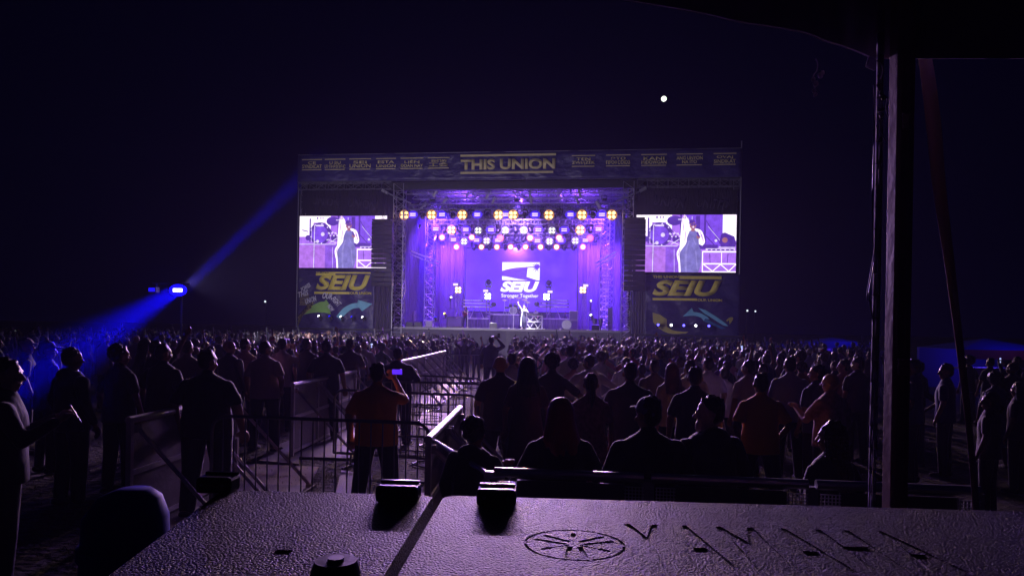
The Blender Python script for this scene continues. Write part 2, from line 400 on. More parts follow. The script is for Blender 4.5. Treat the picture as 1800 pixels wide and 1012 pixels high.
# ------------------------------------------------------------------ wing banners
def wing_banner(x0, x1, y0, y1, side, lab):
    P = lambda x, y: (S(x, y, -.18).x, S(x, y, -.18).z)
    t = thing('wing_banner', lab, 'banner', group='printed banners under the side screens', stage=True)
    m = M(); (sa, za), (sb, zc) = P(x0, y0), P(x1, y1)
    nx, nz = 50, 24; gr = []
    for i in range(nx + 1):
        s_ = sa + (sb - sa) * i / nx
        gr.append([m.bm.verts.new((s_, -.15 + .04 * math.sin(s_ * 3.1 + j * .35) + .03 * noise.noise(V((s_ * 1.5, j * .3, 0))), zc + (za - zc) * j / nz)) for j in range(nz + 1)])
    for i in range(nx):
        for j in range(nz): m.bm.faces.new((gr[i][j], gr[i + 1][j], gr[i + 1][j + 1], gr[i][j + 1]))
    c = m.build('cloth', BANM, t, smooth=True); c.modifiers.new('t', 'SOLIDIFY').thickness = .01
    lt = M()
    def tx(b, xa, xb, ya, yb, sh=0., bold=.03):
        (p, q), (r, s2) = P(xa, ya), P(xb, yb)
        add_mesh(lt, text_mesh(b, r - p, q - s2, sh, bold, .01), ((p + r) / 2, -.245, (q + s2) / 2))
    def bar(xa, xb, ya, yb):
        (p, q), (r, s2) = P(xa, ya), P(xb, yb); lt.box(((p + r) / 2, -.25, (q + s2) / 2), (r - p, .012, q - s2))
    def shape(name, pts, m_, k=0, dy=-.255):
        pp = [P(*p) for p in (smooth_curve(pts, 5) if k else pts)]
        mm = M(); mm.prism(pp, dy, dy - .01)
        bmesh.ops.triangulate(mm.bm, faces=[f for f in mm.bm.faces if len(f.verts) > 4]); return mm.build(name, m_, t)
    G1 = mat('green_print', (.28, .55, .10), .5, var=.3, vscale=2); B1 = mat('pale_blue_print', (.22, .58, .72), .5, var=.3, vscale=2)
    B2 = mat('deep_blue_print', (.04, .16, .36), .5, var=.3, vscale=2); G2 = mat('olive_print', (.48, .42, .08), .5, var=.3, vscale=2)
    WH = mat('white_print', (.75, .75, .82), .5, var=.2, vscale=4); D1 = mat('black_print', (.012, .012, .02), .5)
    if side == 'left':
        bar(556, 590, 480.5, 484.5); bar(578, 652, 478, 481); tx('THIS UNION', 556, 577, 477.5, 481, 0, .02)
        tx('SEIU', 556, 651, 482.5, 510.5, .28, .045); bar(553, 615, 512.5, 517); tx('OUR UNION', 616, 653, 512.8, 517.6, 0, .03)
        lt.build('lettering', GOLD, t)
        shape('green_arrow', smooth_curve([(528, 556), (545, 540), (562, 531), (572, 530)], 5) + [(574, 526), (579, 534), (582, 552), (574, 550)] + smooth_curve([(570, 549), (556, 549), (538, 552), (528, 556)], 4), G1)
        shape('blue_arrow', smooth_curve([(592, 556), (604, 542), (618, 534), (632, 532)], 5) + [(630, 527), (655, 534), (637, 547), (637, 541)] + smooth_curve([(632, 541), (620, 543), (608, 552), (600, 562)], 4), B1)
        for q in range(6):
            shape('swoosh', smooth_curve([(524 + q, 576 - q * 3), (532 + q * 2, 556 - q * 3), (548 + q, 543 - q * 2.6)], 4) + smooth_curve([(546 + q, 541 - q * 2.6), (530 + q * 2, 553 - q * 3), (524, 570 - q * 3)], 4), D1 if q % 2 else G2, dy=-.262)
        gm = M(); r5 = random.Random(3)
        for (b, xc, yc, w_, h_, a) in (('THIS', 534, 516, 20, 10, .25), ('UNION', 547, 527, 22, 10, .3), ('OUR', 576, 520, 18, 11, -.1), ('FIGHT', 592, 530, 20, 10, -.75), ('POWER', 538, 505, 20, 8, .55), ('NOW', 582, 541, 14, 8, -.9)):
            c0 = S(xc, yc, -.18); me = text_mesh(b, w_ * .0425, h_ * .0425, .3, .03, .01)
            me.transform(Matrix.Translation((c0.x, -.262, c0.z)) @ Matrix.Rotation(-a, 4, 'Y')); gm.bm.from_mesh(me)
        gm.build('graffiti_print', WH, t)
        gm = M()
        for i in range(7):
            for j in range(9):
                p = P(528 + i * 2.3 + (j % 2) * 1.1, 516 + j * 2.4); gm.box((p[0], -.256, p[1]), (.055, .008, .055), Euler((0, R(45), 0)))
        gm.build('dot_print', G2, t)
    else:
        tx('THIS UNION', 1147.5, 1193, 484, 489, 0, .035); bar(1194, 1268, 485, 491)
        tx('SEIU', 1147, 1268, 492, 521, .28, .05); bar(1147, 1225, 523.5, 528.5); tx('OUR UNION', 1226, 1269, 525, 530, 0, .035)
        lt.build('lettering', GOLD, t)
        shape('gold_arrow', [(1147, 549), (1160, 553), (1172, 561), (1166, 561)] + smooth_curve([(1166, 562), (1170, 572), (1185, 581), (1210, 583)], 4) + smooth_curve([(1205, 586), (1178, 586), (1160, 578), (1148, 566)], 4), G2)
        shape('blue_arrow', [(1200, 556), (1216, 541), (1215, 546)] + smooth_curve([(1219, 548), (1230, 550), (1242, 556), (1247, 561)], 4) + [(1239, 560), (1237, 564)] + smooth_curve([(1232, 558), (1222, 555), (1210, 555), (1200, 556)], 4), B1)
        shape('blue_swoosh', [(1227, 541)] + smooth_curve([(1240, 545), (1258, 556), (1272, 566), (1280, 573)], 4) + smooth_curve([(1272, 572), (1262, 566), (1248, 557), (1238, 551)], 4), B1)
        shape('blue_band', smooth_curve([(1240, 559), (1252, 566), (1262, 571), (1276, 577)], 4) + smooth_curve([(1268, 578), (1256, 573), (1246, 568), (1236, 564)], 4), B2)
        shape('gold_hook', smooth_curve([(1276, 563), (1282, 558), (1288, 558), (1287, 563), (1282, 570)], 4) + smooth_curve([(1285, 564), (1285, 560), (1281, 562), (1278, 565)], 3), G2)
    return t
wing_banner(524, 657, 473, 588, 'left', 'dark banner with gold SEIU lettering, green arrow and graffiti under the left screen')
wing_banner(1134, 1299, 481, 595, 'right', 'creased dark banner with THIS UNION SEIU lettering and blue arrow under the right screen')
for (x0, x1, y0, y1, lab) in ((655, 690, 500, 590, 'folded black drape hanging between the left banner and the stage tower'), (1106, 1136, 512, 594, 'folded black drape hanging between the stage tower and the right banner')):
    a_, b_ = S(x0, y0, -.1), S(x1, y1, -.1); m = M(); n_ = 26
    for i in range(n_):
        xa = a_.x + (b_.x - a_.x) * i / n_; xb = a_.x + (b_.x - a_.x) * (i + 1) / n_
        m.poly([(xa, -.1 + .07 * math.sin(i * 1.6), b_.z), (xb, -.1 + .07 * math.sin((i + 1) * 1.6), b_.z), (xb, -.1 + .07 * math.sin((i + 1) * 1.6), a_.z), (xa, -.1 + .07 * math.sin(i * 1.6), a_.z)])
    o = m.build('drape', DRAPE, smooth=True, world=ST); tag(o, lab, 'drape', 'drapes beside the stage'); o.modifiers.new('t', 'SOLIDIFY').thickness = .01
# dim graffiti cloths above the screens
for (x0, x1, wd_, lab) in ((532, 672, ['UNION', 'UNION'], 'dim purple graffiti cloth above the left video screen'), (1128, 1296, ['UNION', 'UNITED'], 'dim purple graffiti cloth above the right video screen')):
    t = thing('upper_banner', lab, 'banner', group='graffiti cloths above the side screens', stage=True)
    a_, b_ = S(x0, 335, 0), S(x1, 374, 0)
    m = M(); m.box(((a_.x + b_.x) / 2, .02, (a_.z + b_.z) / 2), (b_.x - a_.x, .02, a_.z - b_.z)); m.build('cloth', SCRIM, t)
    m = M()
    for i, b in enumerate(wd_):
        me = text_mesh(b, 2.2, .75, .2, .03, .01); me.transform(Matrix.Translation((a_.x + (b_.x - a_.x) * (.3 + .45 * i), .0, (a_.z + b_.z) / 2 - .15 * i)) @ Matrix.Rotation(.12, 4, 'Y')); m.bm.from_mesh(me)
    m.build('lettering', mat('dark_violet_print', (.022, .018, .035), .6), t)

# ------------------------------------------------------------------ video screens
def emi(name, col, s=1.):
    m = mat('screen_' + name, (.02, .02, .02), .5, emit=col, estr=s)
    if name in ('purple', 'logo', 'white'): return m
    N, L = m.node_tree.nodes, m.node_tree.links; tc = N.new('ShaderNodeTexCoord'); nz = N.new('ShaderNodeTexNoise'); nz.inputs['Scale'].default_value = 2.2; nz.inputs['Detail'].default_value = 7; nz.inputs['Roughness'].default_value = .65
    mr = N.new('ShaderNodeMapRange'); mr.inputs['From Min'].default_value = .3; mr.inputs['From Max'].default_value = .7; mr.inputs['To Min'].default_value = .85; mr.inputs['To Max'].default_value = 1.45
    L.new(tc.outputs['Object'], nz.inputs['Vector']); L.new(nz.outputs['Fac'], mr.inputs['Value']); L.new(mr.outputs[0], N['Principled BSDF'].inputs['Emission Strength'])
    return m
E = dict(lilac=emi('lilac', (.40, .16, .85)), pink=emi('pink', (.42, .16, .75)), white=emi('white', (1, .88, 1), 1.35), navy=emi('navy', (.19, .16, .50)), dressfold=emi('dressfold', (.26, .22, .60)),
         violet=emi('violet', (.20, .07, .75)), dark=emi('dark', (.09, .03, .36)), skin=emi('skin', (.34, .13, .19)), hot=emi('hot', (.75, .62, .95)),
         purple=emi('purple', (.10, .022, 1.0), 1.15), logo=emi('logo', (1, 1, .92), 1.25), mid=emi('mid', (.24, .09, .68)))
def video(x0, x1, y0, y1, yl0, yl1, lab):
    a_, b_ = S(x0, y0, -.1), S(x1, y1, -.1); w, h = b_.x - a_.x, a_.z - b_.z
    t = thing('video_screen', lab, 'screen', loc=(a_.x, -.12, a_.z), group='video screens beside the stage', stage=True)
    m = M(); m.box((w / 2, .12, -h / 2), (w + .12, .2, h + .12)); m.build('casing', BLACK, t)
    m = M(); m.box((w / 2, 0, -h / 2), (w, .02, h)); m.build('display', E['lilac'], t)
    lay = [0]
    def put(name, polys, k):
        lay[0] += 1; dy = -.012 - .0022 * lay[0]; m = M()
        for p in polys:
            m.prism([(u * w, -v * h) for u, v in p], dy, dy - .0015)
        bmesh.ops.triangulate(m.bm, faces=[f for f in m.bm.faces if len(f.verts) > 4]); m.build(name, E[k], t)
    def rect(a, b, c, d): return [(a, b), (c, b), (c, d), (a, d)]
    def line(x0, y0, x1, y1, wd=.006):
        dx, dy = (x1 - x0) * w, (y1 - y0) * h; l = math.hypot(dx, dy); nx, ny = -dy / l * wd / 2 * w, dx / l * wd / 2 * w
        return [(x0 + nx / w, y0 + ny / h), (x1 + nx / w, y1 + ny / h), (x1 - nx / w, y1 - ny / h), (x0 - nx / w, y0 - ny / h)]
    def disc(cx, cy, r, n=22, sx=1., a0=0, a1=360): return [(cx + r * sx * math.cos(R(a0 + (a1 - a0) * i / n)), cy + r * w / h * math.sin(R(a0 + (a1 - a0) * i / n))) for i in range(n)]
    put('shown_backdrop', [rect(.5, 0, .87, .56)], 'violet')
    put('shown_backlight', [rect(0, 0, .16, .40), rect(.13, 0, .35, .13), rect(.865, 0, 1, .45), rect(.3, .0, .36, .25)], 'white')
    put('shown_riser', [rect(0, .54, .44, 1)], 'mid')
    put('shown_riser_panel', [rect(0, .56, .165, 1), rect(.18, .56, .30, 1)], 'pink')
    put('shown_drum_kit', [disc(.24, .34, .125), disc(.385, .10, .05, sx=1.5), disc(.40, .42, .035), disc(.10, .42, .03), rect(.44, 0, .46, .5), rect(.68, 0, .70, .5), rect(.60, .02, .64, .5), rect(.115, .05, .13, .5),
                            line(.7, .1, .86, .55, .008), line(.66, .3, .8, .55, .01), line(.33, .2, .45, .5, .01), rect(.20, .02, .215, .06), rect(.24, .02, .25, .06), rect(.265, .02, .275, .06), rect(.62, .52, .82, .6), line(.03, .27, .1, .3, .01)], 'dark')
    put('shown_drum_skin', [disc(.235, .35, .095)], 'violet')
    put('shown_hardware', [disc(.27, .35, .022), rect(.19, .17, .28, .2), line(.42, .08, .47, .08, .01), line(.33, .45, .43, .52, .008), line(.35, .52, .44, .42, .008), line(.38, .3, .44, .36, .006), line(.0, .545, .42, .545, .008), line(.14, .05, .14, .5, .004),
                            line(.56, .03, .56, .2, .006), line(.72, .2, .84, .45, .005), disc(.8, .45, .014), disc(.21, .49, .018)], 'hot')
    put('shown_mic_stand', [line(.175, .17, .170, 1, .009), line(.385, .6, .39, 1, .004)], 'hot')
    put('shown_table_frame', [rect(.665, .63, 1, .655), rect(.665, .84, 1, .862), rect(.665, .98, 1, 1), rect(.665, .63, .675, 1), rect(.855, .66, .862, .84), line(.68, .86, .77, .98, .01), line(.77, .98, .85, .86, .01), line(.85, .86, .93, .98, .01), line(.93, .98, 1, .86, .01)], 'white')
    put('shown_keyboard', [rect(.70, .585, .99, .615), rect(.83, .55, .99, .575)], 'hot')
    put('shown_dj_body', [[(.85, .36), (.9, .32), (.98, .38), (1, .5), (.99, .56), (.85, .56), (.835, .45)], disc(.885, .38, .04)], 'dark')
    put('shown_dj_face', [disc(.888, .44, .028)], 'skin')
    coat = smooth_curve([(.475, .02), (.455, .12), (.455, .24), (.49, .33), (.48, .44), (.44, .56), (.412, .66), (.42, .78), (.44, .9), (.435, 1)], 4) + [(.60, 1), (.62, .5)] + smooth_curve([(.665, .54), (.69, .48), (.68, .38), (.655, .28), (.60, .24), (.52, .25), (.495, .12), (.498, .02)], 4)
    put('shown_coat', [coat], 'white')
    dress = smooth_curve([(.535, .29), (.512, .40), (.505, .50), (.468, .59), (.44, .68), (.447, .82), (.455, 1)], 4) + smooth_curve([(.63, 1), (.655, .85), (.66, .7), (.648, .6), (.622, .5), (.63, .42), (.61, .30)], 4) + [(.59, .27), (.55, .27)]
    put('shown_dress', [dress], 'navy')
    put('shown_face', [disc(.568, .185, .036, sx=.95), rect(.553, .22, .588, .29), disc(.485, .05, .014), disc(.625, .385, .02)], 'skin')
    put('shown_hair', [disc(.562, .15, .037, sx=.98, a0=165, a1=345), line(.555, .155, .60, .155, .009), line(.612, .30, .63, .38, .018)], 'dark')
    put('shown_dress_fold', [smooth_curve([(.53, .45), (.50, .60), (.49, .8), (.50, 1)], 3) + smooth_curve([(.515, 1), (.505, .8), (.515, .6), (.54, .46)], 3), line(.60, .62, .62, .95, .012), line(.57, .40, .60, .52, .01)], 'dressfold')
    put('shown_coat_fold', [line(.465, .1, .48, .28, .006), line(.655, .34, .675, .46, .008), line(.445, .6, .425, .72, .006), line(.64, .29, .66, .4, .005), line(.50, .28, .49, .45, .006)], 'lilac')
    put('shown_glasses', [rect(.549, .165, .568, .19), rect(.575, .165, .594, .19), rect(.549, .168, .60, .174)], 'dark')
    put('shown_drum_lugs', [disc(.24 + .11 * math.cos(k * .7), .34 + .11 * 1.72 * math.sin(k * .7), .008, 8) for k in range(9)] + [disc(.34 + .02 * k, .33 + .05 * (k % 2), .01, 8) for k in range(6)] + [line(.46 + .03 * k, .05, .47 + .035 * k, .2, .004) for k in range(3)], 'hot')
    put('shown_table_gear', [rect(.72 + .045 * k, .60, .75 + .045 * k, .622) for k in range(6)] + [line(.74, .67, .745, .84, .006), line(.92, .67, .915, .84, .006)], 'dark')
    put('shown_fingers', [line(.484, .0, .484, .07, .012), disc(.572, .215, .009)], 'hot')
    return t
lv = video(527.5, 679, 380, 471.5, 0, 0, 'bright video screen left of the stage, partly hidden by hanging speakers')
rv = video(1119, 1293, 378, 479, 0, 0, 'bright video screen right of the stage, showing singer and disc jockey')

# big back wall with the logo
a_, b_ = S(820, 437, 10), S(1013, 549, 10); w_, h_ = b_.x - a_.x, a_.z - b_.z
ls = thing('backdrop_screen', 'violet LED wall at the back of the stage with white SEIU Stronger Together logo', 'screen', loc=(a_.x, 10, a_.z), stage=True)
m = M(); m.box((w_ / 2, .15, -h_ / 2), (w_ + .2, .25, h_ + .2)); m.build('casing', BLACK, ls)
m = M(); m.box((w_ / 2, 0, -h_ / 2), (w_, .02, h_)); m.build('display', E['purple'], ls)
PX = w_ / 1080.; PZ = h_ / 630.
q = lambda x, y: ((x - 228) * PX, -(y - 90) * PZ)
def lg(name, pts, dy, k):
    m = M(); m.prism([q(*p) for p in pts], dy, dy - .004); bmesh.ops.triangulate(m.bm, faces=[f for f in m.bm.faces if len(f.verts) > 4]); m.build(name, E[k], ls)
lg('logo_square', [(585, 225), (950, 225), (950, 405), (585, 405)], -.015, 'logo')
road = smooth_curve([(583, 314), (640, 296), (740, 278), (915, 266)], 6) + smooth_curve([(915, 277), (820, 283), (750, 298), (716, 326), (750, 358), (820, 385), (952, 407)], 6) + smooth_curve([(850, 407), (740, 392), (640, 372), (583, 364)], 6)
lg('logo_road', road, -.025, 'purple')
m = M()
for i in range(15):
    a = R(85 + i * 14.5); l_ = (88, 52)[i % 2] * (1.0 if a < 3.6 else .8); c_, s_ = math.cos(a), math.sin(a)
    m.prism([q(930 + 12 * -s_ * .45, 268 + 12 * c_ * .45), q(min(950, 930 + l_ * c_), max(226, 268 + l_ * s_)), q(930 + 12 * s_ * .45, 268 - 12 * c_ * .45)], -.033, -.037)
m.prism([q(min(950, 930 + 21 * math.cos(k * .35)), 268 + 21 * math.sin(k * .35)) for k in range(18)], -.036, -.040)
m.build('logo_sun', E['purple'], ls)
m = M()
for b, xa, xb, ya, yb, sh, bo in (('SEIU', 568, 948, 416, 524, .28, .055), ('Stronger Together', 580, 942, 542, 588, 0, .012)):
    (p, r), (p2, r2) = q(xa, ya), q(xb, yb); add_mesh(m, text_mesh(b, p2 - p, r - r2, sh, bo, .004), ((p + p2) / 2, -.015, (r + r2) / 2))
m.build('lettering', E['logo'], ls)

# ------------------------------------------------------------------ hanging line arrays
def line_array(x0, x1, y0, y1, lab):
    a_, b_ = S(x0, y0, -.8), S(x1, y1, -.8); w = b_.x - a_.x; H = a_.z - b_.z
    t = thing('line_array', lab, 'speaker', loc=((a_.x + b_.x) / 2, -.8, a_.z), group='speaker columns hung from the stage towers', stage=True)
    n = 14; hh = H / n; pb = .3
    m = M(); m.box((0, 0, .06), (w * .9, .7, .1)); m.tube((0, .2, .1), (0, .5, zb - a_.z), .02, 6); m.tube((0, -.2, .1), (0, .4, zb - a_.z), .02, 6); m.build('rigging_frame', BLACK, t)
    z = 0; y = 0
    for i in range(n):
        ang = .02 * max(0, i - 6)
        gap = .025 if i < 6 else .045
        m = M(); rot = Euler((ang, 0, 0))
        hb_ = hh - gap
        m.box((0, y + .05, z - hh / 2), (w, .5, hb_), rot, bev=.02)
        m.box((0, y - .215, z - hh / 2), (w * .2, .05, hb_ * .8), rot)
        m.box((w * .33, y - .205, z - hh / 2), (w * .28, .03, hb_ * .86), rot); m.box((-w * .33, y - .205, z - hh / 2), (w * .28, .03, hb_ * .86), rot)
        m.build('cabinet', BPLAST, t)
        z -= hh; y += math.sin(ang) * hh
    return t
line_array(655, 689, 389, 503, 'tall black speaker column hanging in front of the left screen')
line_array(1098, 1133, 386, 511, 'tall black speaker column hanging in front of the right screen')

# ------------------------------------------------------------------ rig lights
def clampyoke(m, w, up):
    m.tube((-w / 2 - .03, .05, 0), (-w / 2 - .03, .05, up * .7), .018, 5); m.tube((w / 2 + .03, .05, 0), (w / 2 + .03, .05, up * .7), .018, 5)
    m.tube((-w / 2 - .03, .05, up * .7), (w / 2 + .03, .05, up * .7), .018, 5); m.tube((0, .05, up * .7), (0, .05, up), .025, 6)
    m.box((0, .05, up), (.08, .1, .12))
def blinder(lens, lab, group='four-cell blinder lamps over the stage', name='blinder_lamp', w=.62, up=.6):
    t = thing(name, lab, 'stage lamp', group=group)
    m = M(); m.box((0, .1, 0), (w, .22, w), bev=.03); m.build('housing', BLACK, t)
    m = M(); clampyoke(m, w, up); m.build('yoke', DSTEEL, t)
    m = M(); m.ball((0, .0, 0), (w * .64, .012, w * .64), 24, 8); m.build('halo_disc', mat('amber_halo', (.3, .15, .02), emit=(1, .38, .05), estr=.6, sample='NONE') if lens is LENSA else mat('pale_halo', (.2, .2, .15), emit=(.45, .5, .35), estr=.3, sample='NONE'), t, smooth=True)  # emissive disc paints a bloom halo around the four cells
    for i in (-1, 1):
        for j in (-1, 1):
            m = M(); m.ball((i * w * .25, -.015, j * w * .25), (w * .20, .05, w * .20), 14, 8); m.build('lens', lens, t, smooth=True)
    return t
def strobe(lab, group='violet strobe bars over the stage', up=.55, w=.62):
    t = thing('strobe_lamp', lab, 'stage lamp', group=group)
    m = M(); m.box((0, .1, 0), (w, .16, .34), bev=.02); m.build('housing', BLACK, t)
    m = M(); clampyoke(m, w, up); m.build('yoke', DSTEEL, t)
    m = M(); m.ball((0, .012, 0), (w * .66, .012, .30), 24, 8); m.build('halo_disc', LENSH, t, smooth=True)  # glowing disc imitates violet bloom around the strobe bars
    for j in (-1, 1):
        m = M(); m.box((0, -.012, j * .072), (w * .70, .02, .085), bev=.008); m.build('tube', LENSB, t)
    return t
def roundlamp(lens, lab, group='round wash lamps over the stage', r=.2, up=.5):
    t = thing('wash_lamp', lab, 'stage lamp', group=group)
    m = M(); m.tube((0, 0, 0), (0, .3, 0), r * 1.15, 18, r * .7); m.build('housing', BLACK, t, smooth=False)
    m = M(); clampyoke(m, r * 2.2, up); m.build('yoke', DSTEEL, t)
    m = M(); m.ball((0, .0, 0), (r * 1.45, .02, r * 1.45), 18, 8); m.build('halo_disc', mat('orange_halo', (.3, .1, .02), emit=(1, .16, .08), estr=.4, sample='NONE'), t, smooth=True)  # orange bloom ring painted as an emissive disc behind the lens
    m = M(); m.ball((0, -.01, 0), (r, .05, r), 18, 10); m.build('lens', lens, t, smooth=True)
    return t
def moving_head(lab, group='dark moving heads hung under the roof', up=.5):
    t = thing('moving_head', lab, 'stage lamp', group=group)
    m = M(); m.box((0, 0, up - .12), (.42, .34, .16), bev=.03); m.tube((0, 0, up - .05), (0, 0, up + .12), .03, 6); m.build('base', BPLAST, t)
    m = M(); m.box((-.25, 0, up - .38), (.06, .14, .42), bev=.02); m.box((.25, 0, up - .38), (.06, .14, .42), bev=.02); m.box((0, 0, up - .19), (.54, .16, .05)); m.build('yoke', BPLAST, t)
    m = M(); m.ball((0, .02, up - .48), (.2, .19, .23), 14, 10); m.tube((0, -.02, up - .5), (0, -.20, up - .72), .15, 14, .16); m.build('head', BPLAST, t, smooth=True)
    m = M(); m.tube((0, -.195, up - .715), (0, -.203, up - .723), .13, 14); m.build('lens', mat('dark_lens', (.05, .05, .08), .1), t)
    return t
zx = lambda X: 680 + X / 4.09
zy = lambda Y: 340 + Y / 4.09
ORD = ['leftmost', 'second from left', 'third from left', 'fourth from left', 'fifth from left', 'sixth from left', 'seventh from left', 'eighth from left', 'ninth from left']
DR = {1: 1.2, 2: 3.6, 3: 6.0, 4: 8.2}
trz = {}
for r_, y_ in ((1, 155), (2, 262), (3, 328), (4, 385)):
    trz[r_] = S(905, zy(y_), DR[r_]).z + .62
for r_ in (1, 2, 3, 4):
    wv = {1: (sl + .7, sr_ - .7), 2: (S(755, 400, 3.6).x, S(1062, 400, 3.6).x), 3: (S(765, 420, 6).x, S(1050, 420, 6).x), 4: (S(795, 434, 8.2).x, S(1030, 434, 8.2).x)}[r_]
    t = thing('lighting_truss', ['front lighting truss carrying the top row of amber blinders', 'second lighting truss carrying the middle row of lamps', 'third lighting truss carrying red and white lamps', 'rear lighting truss just above the violet LED wall'][r_ - 1], 'truss', group='lighting trusses under the stage roof', stage=True)
    m = M(); m.truss((wv[0], DR[r_], trz[r_]), (wv[1], DR[r_], trz[r_]), .36, .5, r=.024); m.build('lattice', DSTEEL, t)
    m = M()
    for k in range(5):
        xx = wv[0] + (wv[1] - wv[0]) * (k + .5) / 5; m.tube((xx, DR[r_], trz[r_] + .15), (xx, DR[r_], zb + .3), .012, 4)
    m.build('chain', STEEL, t)
ROWN = {1: 'top', 2: 'second', 3: 'third', 4: 'lowest'}
def hang(proto, X, Y, row, lab, light=None):
    o = dup(proto); p = S(zx(X), zy(Y), DR[row] - .25); place(o, p, Euler((0, 0, 0)), True, lab)
    if light: lamp(o, *light)
    return o
AMB = (1, .66, .38); VIO = (.42, .20, 1); BLU = (.10, .03, 1)
P_ = dict(a=blinder(LENSA, 'x'), w=blinder(LENSW, 'x', w=.5), s=strobe('x'), r=roundlamp(LENSR, 'x'), p=roundlamp(LENSP, 'x', r=.21), m=moving_head('x'))
ENA = 5400; ENV = 9500
for i, X in enumerate((125, 322, 542, 803, 907, 1165, 1403, 1617)):
    hang(P_['a'], X, 155, 1, 'amber four-cell blinder lamp in the top row, ' + ORD[i], ('SPOT', AMB, ENA, (0, -.12, 0), (0.13, -1, -.30), R(29), 1))
for i, X in enumerate((187, 397, 650, 853, 1065, 1320, 1546)):
    hang(P_['s'], X, 152, 1, 'violet double strobe bar in the top row, ' + ORD[i], ('SPOT', VIO, ENV, (0, -.1, 0), (0.14 + 0.03 * (3 - i), -1, -.30), R(29), 1))
for i, (X, Y) in enumerate(((352, 256), (568, 259), (748, 261), (1090, 262), (1275, 262), (1522, 257))):
    hang(P_['s'], X, Y, 2, 'violet double strobe bar in the second row, ' + ORD[i], ('SPOT', VIO, ENV * .6, (0, -.1, 0), (.13, -1, -.34), R(30), 1) if i % 2 else None)
hang(P_['a'], 465, 263, 2, 'amber four-cell blinder lamp at left of the second row', ('SPOT', AMB, ENA, (0, -.12, 0), (0.2, -1, -.36), R(29), 1))
hang(P_['a'], 1390, 263, 2, 'amber four-cell blinder lamp at right of the second row', ('SPOT', AMB, ENA, (0, -.12, 0), (.06, -1, -.36), R(29), 1))
for i, X in enumerate((657, 850, 985, 1187)): hang(P_['w'], X, 267, 2, 'pale greenish four-cell lamp in the second row, ' + ORD[i])
for i, (X, Y) in enumerate(((479, 332), (645, 336), (797, 337), (1083, 340), (1250, 338), (1428, 337))): hang(P_['s'], X, Y, 3, 'violet double strobe bar in the third row, ' + ORD[i])
for i, (X, Y) in enumerate(((555, 346), (717, 341), (1170, 345), (1355, 341))): hang(P_['w'], X, Y, 3, 'pale greenish four-cell lamp in the third row, ' + ORD[i])
for i, (X, Y) in enumerate(((397, 316), (611, 316), (1030, 320), (1238, 318))): hang(P_['r'], X, Y, 3, 'glowing orange round lamp in the third row, ' + ORD[i])
for i, X in enumerate((815, 1461)): hang(P_['p'], X, 322, 3, 'dull red round lamp in the third row, ' + ('left one' if not i else 'right one'))
for i, X in enumerate((500, 680, 791, 890, 998, 1105, 1220, 1410)): hang(P_['r'], X, 385, 4, 'warm white round lamp in the lowest row, ' + ORD[i])
nth = ['first', 'second', 'third', 'fourth', 'fifth', 'sixth', 'seventh', 'eighth', 'ninth', 'tenth', 'eleventh', 'twelfth']
for row, Xs, Y in ((1, (255, 470, 600, 720, 985, 1120, 1240, 1480), 200), (2, (410, 520, 620, 700, 800, 920, 1030, 1140, 1230, 1330, 1460), 290), (3, (340, 540, 700, 860, 930, 985, 1120, 1300, 1500), 345), (4, (625, 730, 850, 945, 1045, 1160, 1275, 1345), 400)):
    for i, X in enumerate(Xs):
        o = hang(P_['m'], X, Y, row, 'unlit moving head under the %s truss, %s from left' % (ROWN[row], nth[i]))
        mw = o.matrix_world.copy(); loc = STI @ mw.translation; place(o, (loc.x, DR[row], trz[row] - .62), Euler((0, 0, rnd.uniform(-.8, .8))), True)
# long tube fixtures / projectors on the ceiling catching light
tb = thing('follow_spot', 'x', 'stage lamp', group='long barrel spotlights clamped under the roof')
m = M(); m.tube((0, 0, -.35), (0, 0, .35), .13, 12, .10); m.build('barrel', mat('pale_grey_paint', (.45, .43, .5), .4, var=.15), tb)
m = M(); m.tube((-.18, 0, 0), (-.18, 0, .32), .02, 5); m.tube((.18, 0, 0), (.18, 0, .32), .02, 5); m.tube((-.18, 0, .32), (.18, 0, .32), .02, 5); m.build('yoke', DSTEEL, tb)
for i, (x, y, a, sc) in enumerate(((765, 340, .7, .9), (783, 352, .9, .8), (858, 342, .5, 1.1), (868, 352, .5, .8), (745, 362, .9, 1), (932, 340, .15, 1), (934, 352, .1, .8), (1019, 340, -.35, .9), (1014, 351, -.4, .9), (1052, 360, -.5, 1), (893, 366, .3, .9), (822, 342, .6, .6))):
    o = tb if i == 0 else dup(tb)
    p = S(x, y, 1.0 + (i % 3) * .5); place(o, p, Euler((.5, a, 0)), True, 'pale barrel spotlight clamped under the roof, %s of twelve from left' % nth[sorted([765, 783, 858, 868, 745, 932, 934, 1019, 1014, 1052, 893, 822]).index(x)], sc)
for p in P_.values():
    def rm(o):
        for c in list(o.children): rm(c)
        bpy.data.objects.remove(o)
    rm(p)
# lamps of the hung movers that wash the stage itself (violet back light and side light)
wash = thing('stage_flood', 'dark violet flood lamp lighting the back drape from the rear truss', 'stage lamp', loc=(S(780, 430, 9.5).x, 9.0, trz[4] - .2), group='flood lamps behind the rear truss', stage=True)
m = M(); m.box((0, 0, 0), (.4, .25, .3), bev=.03); m.tube((0, 0, .15), (0, -.3, .3), .03, 6); m.build('housing', BLACK, wash)
m = M(); m.box((0, .135, 0), (.34, .02, .24)); m.build('lens', LENSH, wash)
lamp(wash, 'SPOT', (.24, .05, 1), 9000, (0, .2, 0), (0, .8, -.9), R(140), .7, .15)
for i, (x, d) in enumerate(((1045, 9.0), (905, 10.9))):
    o = dup(wash); place(o, (S(x, 430, 9.5).x, d if d < 10 else 9.0, trz[4] - .2), None, True, 'dark violet flood lamp lighting the back drape, ' + ('right end of the rear truss' if i == 0 else 'middle of the rear truss'))
wf = []
